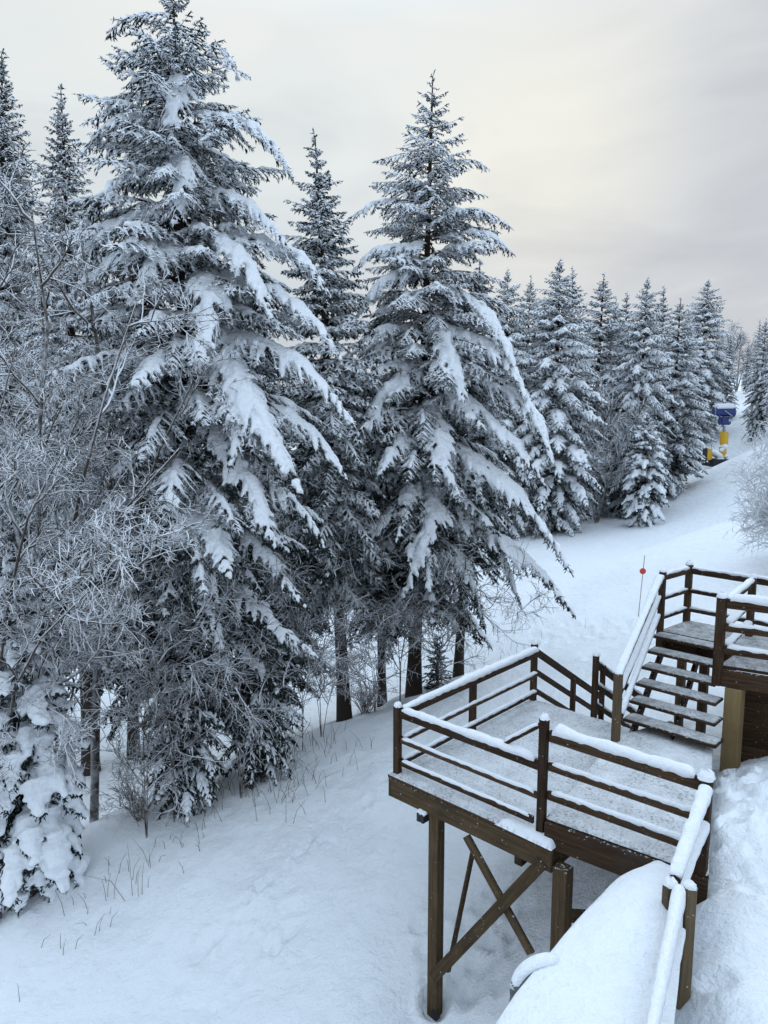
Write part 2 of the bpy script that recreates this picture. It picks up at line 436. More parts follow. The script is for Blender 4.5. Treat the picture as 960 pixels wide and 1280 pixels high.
    crown.add(V, t=np.concatenate([i4 + np.array([[0, 1, 3]]), i4 + np.array([[1, 2, 3]]), i4 + np.array([[2, 0, 3]])]))
    # snow lying on the boughs -----------------------------------------
    lvS = LV[SB]
    ex = rn.random(ns)
    start = np.where(SB >= nauto, .06, .12 + .35 * rn.random(nb)[SB])
    keep = (lvS > .30) & (SS > start) & (ex < .25 + lvS * .85) & (SL > .12)
    PK = P[keep]; wv = np.clip(lvS[keep], .3, 1.3 if snow < 2 else 2.4)
    wid = (.028 + .050 * np.minimum(SL[keep], .8)) * wv * rn.uniform(.75, 1.3, len(PK))
    cut = rn.uniform(.55, .98, len(PK))           # the snow stops short of the tip
    Q = PK[:, :1] + (PK - PK[:, :1]) * cut[:, None, None]
    pr = np.array([.9, 1.05, .95, .75, .12])[None] * (1 + .18 * rn.normal(size=(len(PK), 5)))
    pr[:, -1] = .1
    rr = wid[:, None] * pr
    if len(Q): tubes(Q, rr, 7, flat=.72, lift=rr * .5, acc=white)
    kb = np.where(LV > .42)[0]
    if len(kb):
        Bq = []; Rq = []
        for b in kb:
            s0 = .05 if b >= nauto else rn.uniform(.12, .4)
            s1 = rn.uniform(.86, 1.0)
            u = np.linspace(s0, s1, 12); f = u * (NB - 1); k = np.minimum(f.astype(int), NB - 2); w = (f - k)[:, None]
            Bq.append(B[b, k] * (1 - w) + B[b, k + 1] * w)
            lw = LV[b] * (.035 + .030 * min(BL[b], 2.4))
            v = lw * np.array([.3, .6, .75, .85, .9, 1, 1.05, 1.05, .95, .8, .5, .08]) * (1 + .24 * rn.normal(size=12))
            v[2:11][rn.random(9) < .24] *= .35
            Rq.append(np.maximum(v, .008))
        Bq = np.array(Bq); Rq = np.array(Rq)
        tubes(Bq, Rq, 9, flat=.62, lift=Rq * .5 + .015, acc=white)
    return wood.mesh('trunk'), crown.mesh('crown', False), (white.mesh('snow_load') if white.n else None)

def smooth_snow(me, vox):
    """let touching lumps of snow settle into one mass"""
    o = bpy.data.objects.new('tmp', me); COL.objects.link(o)
    r = o.modifiers.new('r', 'REMESH'); r.mode = 'VOXEL'; r.voxel_size = vox; r.use_smooth_shade = True
    s = o.modifiers.new('s', 'SMOOTH'); s.factor = .5; s.iterations = 1
    dg = bpy.context.evaluated_depsgraph_get()
    me2 = bpy.data.meshes.new_from_object(o.evaluated_get(dg)); me2.name = 'snow_load'
    bpy.data.objects.remove(o)
    me2.materials.clear()
    n = len(me2.vertices); co = np.empty(n * 3, np.float32); no = np.empty(n * 3, np.float32)
    me2.vertices.foreach_get('co', co); me2.vertices.foreach_get('normal', no)
    co = co.reshape(-1, 3); no = no.reshape(-1, 3)
    a = vnoise(co[:, 0] * 8 + co[:, 2] * 3.1, co[:, 1] * 8 - co[:, 2] * 6.7, 21) + .7 * vnoise(co[:, 0] * 19 - co[:, 2] * 9, co[:, 1] * 19 + co[:, 2] * 13, 22)
    co = co + no * (a * .017)[:, None].astype(np.float32)
    me2.vertices.foreach_set('co', co.ravel()); me2.update()
    return me2

def place_tree(name, meshes, loc, label, cat='tree', group=None, needle=None, scale=1., rot=0., parts=('trunk', 'crown', 'snow_load')):
    t = thing(name, loc, label, cat, group)
    t.scale = (scale,) * 3 if not isinstance(scale, tuple) else scale; t.rotation_euler = (0, 0, rot)
    mats = (M_BARK, needle or M_NEEDLE, M_SNOW)
    for pn, me, m in zip(parts, meshes, mats):
        if me is None: continue
        if me.materials: m = None
        link(pn, me, m, t)
    return t

def px_bough(foot, pts):
    return [tuple(at_y(a, b, d) - np.array(foot)) for a, b, d in pts]

# --- the tall spruce on the left
f1 = at_y(243, 985, 15.8); f1[2] = gz(f1[0], f1[1]); top1 = at_y(216, -28, 15.8)
H1 = top1[2] - f1[2]
b1 = [([(238, 340, 15.6), (264, 352, 14.9), (256, 405, 14.3), (246, 458, 14.0)], 1.2),
      ([(245, 395, 15.6), (285, 440, 14.9), (302, 515, 14.2), (288, 578, 13.9)], 1.2),
      ([(250, 420, 15.6), (298, 470, 14.7), (338, 545, 14.1), (376, 615, 13.8)], 1.25),
      ([(245, 500, 15.6), (305, 590, 14.4), (328, 640, 13.9), (340, 680, 13.7)], 1.2),
      ([(235, 275, 15.7), (288, 305, 15.1), (320, 348, 14.7), (337, 392, 14.5)], 1.15),
      ([(240, 290, 15.8), (322, 300, 15.5), (380, 325, 15.3), (408, 362, 15.2)], .95),
      ([(245, 330, 15.8), (340, 362, 15.3), (395, 402, 15.1), (424, 446, 15.0)], 1.05),
      ([(245, 400, 15.8), (345, 435, 15.1), (402, 478, 14.8), (440, 528, 14.7)], 1.15),
      ([(245, 480, 15.8), (355, 515, 15.0), (402, 552, 14.8), (430, 594, 14.7)], 1.1),
      ([(230, 250, 15.7), (165, 268, 15.1), (110, 308, 14.9), (84, 352, 14.8)], 1.0),
      ([(232, 300, 15.7), (172, 306, 15.0), (120, 340, 14.7), (78, 378, 14.5)], 1.05),
      ([(235, 305, 15.6), (205, 315, 14.8), (180, 345, 14.4), (162, 378, 14.2)], 1.1),
      ([(228, 200, 15.8), (172, 212, 15.3), (128, 244, 15.1), (95, 292, 15.)], .85),
      ([(225, 140, 15.8), (300, 150, 15.4), (345, 186, 15.3), (364, 218, 15.3)], .95),
      ([(225, 150, 15.8), (165, 148, 15.4), (128, 164, 15.3), (103, 192, 15.3)], 1.0),
      ([(225, 120, 15.8), (160, 118, 15.6), (130, 140, 15.5), (108, 152, 15.5)], .5),
      ([(222, 60, 15.8), (175, 60, 15.6), (150, 80, 15.5), (133, 75, 15.5)], .5),
      ([(222, 90, 15.8), (275, 60, 15.6), (292, 85, 15.5), (305, 92, 15.5)], .5),
      ([(222, 20, 15.8), (180, 18, 15.6), (150, 28, 15.5), (137, 42, 15.5)], .5),
      ([(230, 230, 15.8), (300, 250, 15.4), (340, 285, 15.2), (362, 310, 15.1)], .9),
      ([(235, 560, 15.6), (212, 596, 14.6), (222, 640, 14.2), (228, 690, 14.0)], 1.1),
      ([(240, 610, 15.6), (246, 640, 14.5), (258, 690, 14.0), (268, 748, 13.8)], 1.15),
      ([(245, 640, 15.6), (318, 680, 14.6), (348, 712, 14.2), (380, 756, 14.0)], .95),
      ([(245, 720, 15.6), (310, 752, 14.6), (345, 782, 14.3), (392, 818, 14.1)], .9),
      ([(245, 560, 15.6), (330, 600, 14.8), (380, 640, 14.5), (410, 690, 14.4)], .7),
      ([(228, 90, 15.6), (222, 110, 15.1), (218, 150, 14.9), (212, 180, 14.8)], 1.1),
      ([(228, 190, 15.6), (232, 205, 14.9), (226, 240, 14.6), (218, 275, 14.4)], 1.0)]
m1 = spruce(H1, 4.0, 11, base=.13, dens=1.45, low=.5, sec=.115, ter=.075, snow=.95, droop=1.05, lean=(top1[0] - f1[0], 0),
            boughs=[(px_bough(f1, p), l * .86) for p, l in b1], power=.58, gap=.47)
m1 = (m1[0], m1[1], smooth_snow(m1[2], .026))
place_tree('spruce_tree', m1, f1, 'tallest spruce, its top out of the picture, thick snow on long hanging boughs')

# --- the spruce in the middle, behind the deck
f2 = at_y(517, 872, 20.0); f2[2] = gz(f2[0], f2[1]); top2 = at_y(541, 96, 20.0)
H2 = top2[2] - f2[2]
b2 = [([(540, 385, 19.7), (556, 425, 18.8), (572, 465, 18.3), (578, 500, 18.1)], 1.3),
      ([(540, 490, 19.7), (545, 545, 18.5), (560, 590, 18.0), (572, 615, 17.9)], 1.25),
      ([(535, 440, 19.7), (495, 475, 18.9), (462, 518, 18.5), (442, 550, 18.3)], 1.15),
      ([(540, 430, 19.7), (640, 490, 18.9), (672, 525, 18.6), (698, 600, 18.4)], 1.2),
      ([(535, 540, 19.7), (620, 590, 18.6), (680, 660, 18.2), (712, 712, 18.0)], 1.25),
      ([(530, 620, 19.7), (630, 675, 18.6), (680, 718, 18.2), (716, 766, 18.0)], 1.1),
      ([(535, 590, 19.7), (540, 640, 18.5), (522, 700, 18.0), (504, 745, 17.8)], 1.2),
      ([(535, 570, 19.7), (505, 620, 18.8), (470, 660, 18.5), (440, 685, 18.3)], 1.1),
      ([(540, 350, 19.7), (600, 380, 19.1), (630, 425, 18.8), (652, 480, 18.7)], 1.1),
      ([(540, 330, 19.8), (490, 345, 19.2), (462, 368, 19.0), (446, 395, 18.9)], .9),
      ([(540, 305, 19.8), (490, 310, 19.3), (462, 318, 19.2), (444, 336, 19.1)], .9),
      ([(540, 255, 19.9), (490, 250, 19.6), (462, 258, 19.5), (440, 270, 19.5)], .65),
      ([(540, 300, 19.9), (590, 290, 19.5), (615, 296, 19.4), (640, 316, 19.4)], .8),
      ([(540, 260, 19.9), (590, 262, 19.6), (615, 268, 19.5), (636, 282, 19.5)], .65),
      ([(540, 205, 19.9), (575, 200, 19.8), (592, 200, 19.7), (606, 208, 19.7)], .45),
      ([(540, 205, 19.9), (510, 192, 19.8), (492, 195, 19.7), (474, 200, 19.7)], .45),
      ([(535, 600, 19.7), (600, 650, 18.9), (630, 700, 18.6), (650, 755, 18.5)], .8),
      ([(530, 660, 19.7), (570, 690, 18.9), (590, 730, 18.6), (606, 785, 18.5)], .85),
      ([(540, 460, 19.7), (610, 520, 18.8), (650, 560, 18.4), (680, 605, 18.2)], 1.1),
      ([(540, 400, 19.7), (610, 430, 18.9), (645, 470, 18.6), (668, 520, 18.5)], 1.1)]
m2 = spruce(H2, 3.5, 23, base=.17, dens=1.4, low=.75, sec=.125, ter=.082, snow=.95, droop=1.05, lean=(top2[0] - f2[0], 0),
            boughs=[(px_bough(f2, p), l * .86) for p, l in b2], power=.6, gap=.5)
m2 = (m2[0], m2[1], smooth_snow(m2[2], .030))
place_tree('spruce_tree', m2, f2, 'full snowy spruce right behind the corner of the wooden viewing deck')

def tree_by_px(ax, ay, bx, y):
    """foot and height of a tree from the bearing of its tip and of its foot"""
    tip = at_y(ax, ay, y); ft = at_y(bx, 600, y); ft[2] = gz(ft[0], ft[1]) - .05
    return ft, tip[2] - ft[2], tip[0] - ft[0]

# --- slimmer spruces between and behind them
for (ax, ay, bx, y, rad, bs, sd, sn, lab) in [
    (394, 172, 429, 18.7, 1.75, .24, 31, .75, 'slim spruce with a bare forked lower trunk between the two biggest spruces'),
    (600, 330, 576, 21.6, 1.9, .33, 37, .7, 'thin straight spruce trunk standing just past the middle spruce, near the deck corner'),
    (2, 66, -14, 24.0, 2.7, .15, 41, .8, 'grey spruce cut by the picture edge, rising above the rimed bare trees'),
    (76, 112, 92, 22.5, 2.3, .2, 43, .65, 'thin-topped spruce rising between the picture edge and the tallest spruce'),
    (150, 330, 150, 23.5, 2.8, .2, 47, .5, 'dark spruce in the shade behind the tallest spruce'),
    (330, 400, 335, 22.5, 2.6, .18, 53, .5, 'dark spruce filling the gap behind the long hanging boughs'),
    (470, 420, 478, 23.5, 2.3, .25, 59, .5, 'shaded spruce behind the slim forked one and the middle spruce')]:
    ft, H, ln = tree_by_px(ax, ay, bx, y)
    m = spruce(H, rad * (1.12 if sd == 31 else 1), sd, base=bs, dens=1.15, sec=.14, ter=.095, snow=sn, droop=.95, lean=(ln, 0), fine=False, power=.62, gap=.27)
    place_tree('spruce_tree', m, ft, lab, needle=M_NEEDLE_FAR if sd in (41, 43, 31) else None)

# --- snow-buried young spruces at the edge of the near slope
f5 = at_y(38, 1085, 12.9); f5[2] = gz(f5[0], f5[1]) + .1
t5 = at_y(42, 690, 12.9)
m5 = spruce(t5[2] - f5[2], 1.4, 61, base=.07, dens=1.45, sec=.10, ter=.07, snow=3.4, droop=1.3, power=.5, gap=.24, low=.9)
m5 = (m5[0], m5[1], smooth_snow(m5[2], .032))
place_tree('young_spruce', m5, f5, 'young spruce bowed under heavy lumps of snow at the lower picture edge', 'young tree')
f6 = at_y(235, 985, 14.6); f6[2] = gz(f6[0], f6[1]) - .1
t6 = at_y(225, 735, 14.6)
m6 = spruce(t6[2] - f6[2], 1.15, 67, base=.03, dens=1.2, sec=.11, ter=.075, snow=.95, droop=1.15, power=.5, gap=.26)
place_tree('young_spruce', m6, f6, 'dense young spruce dusted with snow at the foot of the tallest spruce', 'young tree')
f6 = at_y(330, 940, 15.6); f6[2] = gz(f6[0], f6[1]) - .1
t6 = at_y(322, 740, 15.6)
m6 = spruce(t6[2] - f6[2], 1.15, 68, base=.05, dens=1.2, sec=.11, ter=.075, snow=.9, droop=1.15, power=.5, gap=.26)
place_tree('young_spruce', m6, f6, 'dark young spruce beside the forked bare stems, few patches of snow', 'young tree')
f7 = at_y(546, 868, 19.4); f7[2] = gz(f7[0], f7[1]) - .05
t7 = at_y(545, 798, 19.4)
m7 = spruce(t7[2] - f7[2], .55, 71, base=.05, dens=.9, sec=.09, ter=.07, snow=.3, droop=.5, power=.7, gap=.14, trunk_r=.02)
place_tree('spruce_sapling', m7, f7, 'small open sapling between two trunks behind the deck railing', 'sapling', needle=M_NEEDLE_FAR)

# --- the row along the piste
KIND = [spruce(14, 2.7, 101, base=.04, dens=1.35, sec=.17, ter=.12, snow=1.6, droop=.95, fine=False, power=.6, gap=.45),
        spruce(14, 3.1, 102, base=.05, dens=1.35, sec=.17, ter=.12, snow=1.8, droop=1.1, fine=False, power=.58, gap=.47),
        spruce(14, 2.2, 103, base=.06, dens=1.3, sec=.17, ter=.12, snow=1.5, droop=.9, fine=False, power=.66, gap=.45)]
row = [(632, 336, 44, 1, 'first'), (650, 345, 52, 0, ''), (692, 324, 44, 1, ''), (714, 334, 48, 2, ''), (738, 344, 52, 0, ''),
       (793, 348, 50, 1, ''), (774, 366, 58, 2, ''), (820, 358, 56, 2, ''), (836, 374, 54, 0, ''), (866, 350, 72, 1, ''),
       (902, 416, 75, 2, ''), (942, 398, 66, 0, ''), (958, 402, 70, 1, ''), (668, 372, 60, 2, ''), (760, 372, 64, 0, ''), (850, 388, 66, 2, ''),
       (975, 400, 62, 1, ''), (925, 430, 85, 2, ''), (888, 430, 84, 0, '')]
RLAB = ['snowy spruce half hidden behind the middle spruce, first of the row along the piste',
        'pale thin spruce top showing just past the middle spruce',
        'broad twin-topped spruce in the row, taller of its pair, long snowy boughs',
        'narrower twin standing tight against the broad twin-topped spruce of the row',
        'spruce with a pointed grey top next to the twin-topped spruce',
        'tallest spruce in the centre of the row, above the small snow-clad spruce',
        'slender spruce close against the tall central spruce of the row, on its deck side',
        'dark-tipped slender spruce just past the tall central spruce of the row',
        'lower full spruce between the dark-tipped one and the last tall one',
        'last tall spruce of the row, above the yellow snow gun',
        'small distant spruce beyond the end of the row, above the snow gun',
        'snow-covered spruce on the bank across the piste from the snow gun',
        'spruce behind the snow-covered one on the far bank, touching the picture edge',
        'distant spruce in the gap behind the twin-topped spruce',
        'far spruce seen between the grey-topped and the central spruce',
        'distant thin spruce behind the last tall spruce of the row',
        'spruce on the far bank mostly cut off by the picture edge',
        'hazy spruce far up the piste beyond the snow gun, near the far bank',
        'hazy spruce far up the piste, beside the last of the row']
rr = random.Random(4)
for (ax, ay, y, kd, _), lab in zip(row, RLAB):
    ft, H, ln = tree_by_px(ax, ay, ax, y)
    s = H / 14
    w = s * rr.uniform(.85, 1.3)
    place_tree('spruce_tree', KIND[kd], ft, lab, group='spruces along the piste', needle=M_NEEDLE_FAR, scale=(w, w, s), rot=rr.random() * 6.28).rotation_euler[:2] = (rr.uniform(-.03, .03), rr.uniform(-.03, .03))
ft, H, ln = tree_by_px(808, 520, 806, 44.5)
mS = spruce(H, 1.75, 121, base=.05, dens=1.4, sec=.15, ter=.12, snow=2.6, droop=1.2, fine=False, power=.42, gap=.34)
mS = (mS[0], mS[1], smooth_snow(mS[2], .05))
place_tree('young_spruce', mS, ft, 'small rounded spruce thickly clad in snow in front of the row', 'young tree', needle=M_NEEDLE_FAR)

def far_woods():
    src = [spruce(13, 2.7, 131 + i, base=.08, dens=.9, sec=.34, ter=.26, snow=1.0, droop=.9, fine=False, power=.72, gap=.55) for i in range(2)]
    rn = np.random.default_rng(77); spots = []
    def strip(n, x0, x1, y0, y1, s0, s1):
        for i in range(n):
            u = (i + rn.random()) / n; y = rn.uniform(y0, y1); spots.append((x0 + (x1 - x0) * u, y, rn.uniform(s0, s1)))
    strip(26, -42, 5, 40, 60, .75, 1.0)
    strip(20, -8, 22, 62, 95, .7, .95)
    strip(26, 20, 44, 88, 125, .45, .65)
    accs = [Acc(), Acc(), Acc()]
    for (x, y, sc_) in spots:
        z = gz(x, y) - .1; a = rn.random() * 6.28; c, s_ = math.cos(a), math.sin(a)
        for k, me in enumerate(src[int(rn.integers(2))]):
            n = len(me.vertices); co = np.empty(n * 3, np.float32); me.vertices.foreach_get('co', co); co = co.reshape(-1, 3) * sc_
            co = np.stack([co[:, 0] * c - co[:, 1] * s_ + x, co[:, 0] * s_ + co[:, 1] * c + y, co[:, 2] + z], -1)
            lt = np.empty(len(me.polygons), np.int32); me.polygons.foreach_get('loop_total', lt)
            lo = np.empty(len(me.loops), np.int32); me.loops.foreach_get('vertex_index', lo)
            st = np.r_[0, np.cumsum(lt)[:-1]]
            q = lo[(st[lt == 4][:, None] + np.arange(4))] if (lt == 4).any() else None
            t = lo[(st[lt == 3][:, None] + np.arange(3))] if (lt == 3).any() else None
            accs[k].add(co, q, t)
    o = thing('far_woods', (0, 0, 0), 'far woods of snowy spruces beyond the piste, reading as one mass', 'woods'); o['kind'] = 'stuff'
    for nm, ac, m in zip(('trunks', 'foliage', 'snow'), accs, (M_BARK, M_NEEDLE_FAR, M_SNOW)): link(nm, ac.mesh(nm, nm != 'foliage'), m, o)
far_woods()

# ------------------------------------------------------------------ rimed bare trees and bushes
def bare_tree(stems, levels, seed, sides=(7, 5, 4, 3, 3), droop=.05):
    """stems: list of (polyline points, base radius). levels: (children per parent, length, angle, radius)."""
    rn = np.random.default_rng(seed)
    wood, twig = Acc(), Acc()
    P = np.array([resample(s, 8) for s, _ in stems]); rad = np.array([r for _, r in stems])
    t8 = np.linspace(0, 1, 8)
    RR = rad[:, None] * (1 - .8 * t8[None])
    tubes(P, RR, sides[0], acc=wood)
    PL = np.linalg.norm(np.diff(P, axis=1), axis=-1).sum(1)
    for li, (cnt, length, ang, radius, lo) in enumerate(levels):
        npar, n, _ = P.shape
        idx = np.repeat(np.arange(npar), cnt); m = len(idx)
        s = rn.uniform(lo, 1, m); f = s * (n - 1); k = np.minimum(f.astype(int), n - 2); w = (f - k)[:, None]
        p = P[idx, k] * (1 - w) + P[idx, k + 1] * w
        T = nrm(P[idx, k + 1] - P[idx, k])
        rd = rn.normal(size=(m, 3)); rd -= (rd * T).sum(-1, keepdims=True) * T; rd = nrm(rd)
        a = R(1) * rn.uniform(ang[0], ang[1], (m, 1))
        d = nrm(T * np.cos(a) + rd * np.sin(a))
        l = length * rn.uniform(.55, 1.25, m) * (1.1 - .5 * s)
        nn = 7 if li == 0 else (6 if li == 1 else (5 if li == 2 else 4))
        C = np.empty((m, nn, 3)); C[:, 0] = p
        for q in range(1, nn):
            C[:, q] = C[:, q - 1] + d * (l / (nn - 1))[:, None]
            d = nrm(d + rn.normal(size=d.shape) * .17 + np.array([0, 0, 1.]) * (.06 if li < 1 else -droop))
        tt = np.linspace(0, 1, nn)
        rb = radius * rn.uniform(.75, 1.25, m)
        tubes(C, rb[:, None] * (1 - .6 * tt[None]), sides[min(li + 1, 4)], acc=wood if li == 0 else twig)
        P = C
    return wood.mesh('trunk'), twig.mesh('twigs')
def put_bare(name, meshes, loc, label, cat='tree', mat=None, group=None):
    t = thing(name, loc, label, cat, group)
    link('trunk', meshes[0], M_TWIG_WARM if mat else M_BARKRIME, t); link('twigs', meshes[1], mat or M_TWIG, t)
    return t
M_BARKRIME = mat_frosted('rimed_bark', (.05, .037, .03), (.09, .066, .05), (.76, .79, .84), -.2, .55, 5)

def stems_px(foot, lst, r):
    out = []
    for k, pts in enumerate(lst):
        P = [np.array([0, 0, -.3])] + [at_y(a, b, d) - np.array(foot) for a, b, d in pts]
        out.append((P, r * (1 if k == 0 else .75)))
    return out
LV = [(9, 2.3, (25, 65), .026, .2), (7, 1.15, (25, 75), .0135, .12), (6, .5, (25, 80), .0115, .1), (3, .2, (30, 85), .0105, .1)]
fA = at_y(62, 1010, 13.2); fA[2] = gz(fA[0], fA[1])
mA = bare_tree(stems_px(fA, [[(58, 800, 13.1), (45, 600, 13.0), (60, 420, 12.9), (40, 270, 12.8)],
                             [(70, 820, 13.1), (95, 640, 12.8), (130, 500, 12.6), (170, 380, 12.5)],
                             [(50, 820, 13.1), (20, 660, 13.0), (-20, 480, 12.9), (-30, 330, 12.8)],
                             [(75, 780, 13.1), (120, 690, 12.5), (170, 620, 12.2), (225, 560, 12.0)]], .085), LV, 201)
put_bare('bare_tree', mA, fA, 'rimed bare tree with several stems fanning up in front of the tallest spruce')
fB = at_y(112, 955, 15.0); fB[2] = gz(fB[0], fB[1])
mB = bare_tree(stems_px(fB, [[(124, 780, 14.9), (140, 600, 14.7), (120, 420, 14.5), (100, 290, 14.4)],
                             [(122, 800, 14.9), (170, 650, 14.4), (200, 560, 14.2), (240, 480, 14.0)],
                             [(118, 760, 14.9), (90, 600, 14.8), (60, 480, 14.7), (50, 350, 14.6)]], .10), LV, 202)
put_bare('bare_tree', mB, fB, 'dark-trunked bare tree standing before the bright gap of piste, rimed twigs above')
fC = at_y(-10, 1060, 12.6); fC[2] = gz(fC[0], fC[1])
LC = [(9, 1.9, (25, 70), .025, .2), (7, 1.0, (25, 75), .013, .12), (6, .46, (25, 80), .0115, .1), (3, .19, (30, 85), .0105, .1)]
mC = bare_tree(stems_px(fC, [[(-5, 900, 12.5), (10, 760, 12.2), (30, 660, 12.0), (80, 560, 11.9)],
                             [(10, 900, 12.4), (50, 800, 12.0), (110, 740, 11.8), (190, 700, 11.7)],
                             [(-10, 860, 12.5), (-20, 700, 12.4), (-10, 560, 12.3), (20, 430, 12.2)]], .06), LC, 203)
put_bare('bare_tree', mC, fC, 'low spreading rimed bare tree above the snow-laden young spruce')
# thin leafless growth in front of the tall spruces
LT = [(10, 1.35, (30, 75), .015, .2), (7, .7, (25, 70), .0085, .15), (4, .34, (25, 75), .0062, .1)]
for (bx, by, y, pts, lab, sd) in [
    (300, 962, 14.8, [[(300, 860, 14.6), (330, 790, 14.4), (370, 740, 14.2)], [(290, 880, 14.6), (260, 800, 14.3), (235, 720, 14.2)], [(310, 900, 14.6), (350, 860, 14.3), (395, 850, 14.2)]],
     'fine rimed sapling with arching twigs before the dark young spruce', 211),
    (402, 915, 17.2, [[(400, 850, 17.1), (408, 790, 17.0), (420, 720, 16.9)], [(396, 870, 17.1), (380, 810, 17.0), (372, 760, 16.9)], [(410, 880, 17.1), (430, 820, 17.), (455, 760, 16.8)]],
     'forked leafless sapling at the crest of the snow slope', 212),
    (500, 880, 18.6, [[(505, 800, 18.2), (545, 730, 17.6), (620, 700, 17.3)], [(498, 800, 18.2), (480, 720, 17.8), (470, 660, 17.6)], [(510, 780, 18.2), (590, 735, 17.4), (655, 745, 17.2)], [(495, 790, 18.2), (450, 730, 17.8), (420, 700, 17.6)]],
     'wide rimed sapling whose bare twigs reach over the deck corner', 213),
    (180, 985, 13.8, [[(180, 900, 13.5), (200, 820, 13.2), (250, 770, 13.0)], [(170, 900, 13.5), (140, 830, 13.3), (110, 790, 13.2)], [(190, 880, 13.5), (240, 830, 13.1), (300, 830, 12.9)]],
     'leafless sapling with a level snow-lined limb beside the bright piste gap', 214),
    (468, 893, 18.9, [[(470, 820, 18.7), (440, 770, 18.4), (385, 745, 18.1)], [(472, 830, 18.7), (500, 780, 18.3), (560, 770, 18.0)], [(466, 840, 18.7), (455, 790, 18.5), (450, 720, 18.4)]],
     'flat-branched rimed sapling between the slim forked spruce and the middle spruce', 215),
    (548, 868, 19.2, [[(552, 800, 18.9), (590, 760, 18.5), (660, 770, 18.2)], [(545, 810, 18.9), (520, 750, 18.5), (470, 735, 18.3)], [(550, 800, 18.9), (565, 740, 18.6), (600, 690, 18.4)]],
     'rimed sapling under the lowest boughs of the middle spruce', 216),
    (378, 930, 16.6, [[(376, 870, 16.4), (350, 820, 16.2), (300, 800, 16.0)], [(380, 880, 16.4), (400, 830, 16.2), (440, 800, 16.0)], [(378, 860, 16.5), (372, 800, 16.3), (350, 740, 16.2)]],
     'tangled rimed sapling at the edge of the bank beside the dark young spruce', 217),
    (215, 975, 14.2, [[(215, 880, 13.9), (190, 800, 13.6), (150, 770, 13.5)], [(220, 890, 13.9), (260, 850, 13.6), (320, 870, 13.5)], [(214, 900, 13.9), (225, 810, 13.7), (280, 740, 13.4)]],
     'rimed sapling spread in front of the trunk of the tallest spruce', 218)]:
    ft = at_y(bx, by, y); ft[2] = gz(ft[0], ft[1])
    o = put_bare('bare_sapling', bare_tree(stems_px(ft, pts, .013), LT, sd), ft, lab, 'sapling')
    for c_ in o.children:
        if c_.name.startswith('twigs'): c_.data.materials[0] = M_TWIG_DIM
# bushes
def bush(px, py, y, r, h, n, seed, lab, mat, lv=None):
    ft = at_y(px, py, y); ft[2] = gz(ft[0], ft[1])
    rn = random.Random(seed); st = []
    for i in range(n):
        a = rn.random() * 6.28; q = rn.uniform(.3, 1) * r
        st.append(([(0, 0, -.15), (math.cos(a) * q * .4, math.sin(a) * q * .4, h * .5), (math.cos(a) * q, math.sin(a) * q, h * rn.uniform(.65, 1.05))], .014))
    m = bare_tree(st, lv or [(7, h * .5, (20, 60), .008, .2), (5, h * .28, (20, 65), .006, .15)], seed)
    t = thing('bush', ft, lab, 'bush')
    link('stems', m[0], mat, t); link('twigs', m[1], mat, t)
bush(457, 898, 18.6, .75, .75, 16, 301, 'low brown bush on the crest between the forked stems and the deck', M_TWIG_WARM)
bush(175, 1005, 14.3, 1.0, .85, 16, 302, 'dark tangled bush at the edge of the slope below the piste gap', M_TWIG_WARM)
LB = [(9, 1.7, (20, 60), .016, .15), (7, .95, (20, 60), .014, .15), (4, .45, (20, 65), .0125, .1)]
ft = hit(986, 705)
st = []
rn = random.Random(9)
for i in range(12):
    a = rn.uniform(1.2, 5.0); q = rn.uniform(.5, 1.9)
    st.append(([(0, 0, -.2), (math.cos(a) * q * .5, math.sin(a) * q * .5, 1.3), (math.cos(a) * q, math.sin(a) * q, rn.uniform(1.2, 4.6))], .025))
mb = bare_tree(st, LB, 305, droop=.1)
t = thing('bush', ft, 'big rime-white bush at the picture edge beyond the upper landing', 'bush')
link('stems', mb[0], M_RIME, t); link('twigs', mb[1], M_RIME, t)
# rimed broadleaf trees in the row along the piste
LF = [(9, 2.4, (25, 65), .05, .3), (8, 1.3, (25, 65), .028, .2), (6, .7, (25, 70), .02, .1)]
MF = [bare_tree([([(0, 0, -.2), (.1, 0, 2.5), (.3, .2, 5), (.2, .1, 7.5)], .12), ([(0, 0, -.2), (.5, -.3, 2.5), (1.2, -.4, 4.5), (1.6, -.3, 6.2)], .09), ([(0, 0, -.2), (-.5, .3, 2.5), (-1.2, .4, 4.5), (-1.7, .3, 6.0)], .09)], LF, 311 + i) for i in range(2)]
for i, (px, y, s, lab) in enumerate([(748, 47, 1.0, 'brownish rimed broadleaf tree in the row, before the grey-topped spruce'),
                                     (768, 51, 1.1, 'rimed broadleaf tree in the row beside the small snow-clad spruce'),
                                     (838, 55, 1.0, 'rimed broadleaf tree in the row before the last tall spruce'),
                                     (722, 44, .8, 'lowest rimed broadleaf tree at the near end of the row'),
                                     (897, 82, .95, 'pale rimed broadleaf tree far up the piste behind the snow gun'),
                                     (913, 90, 1.0, 'palest rimed broadleaf tree at the head of the piste')]):
    ft = at_y(px, 600, y); ft[2] = gz(ft[0], ft[1])
    o = thing('bare_tree', ft, lab, 'tree', 'rimed broadleaf trees along the piste'); o.scale = (s,) * 3; o.rotation_euler = (0, 0, i * 1.3)
    for pn, me in zip(('trunk', 'twigs'), MF[i % 2]):
        link(pn, me, None if me.materials else (M_BARKRIME if pn == 'trunk' else M_TWIG), o)

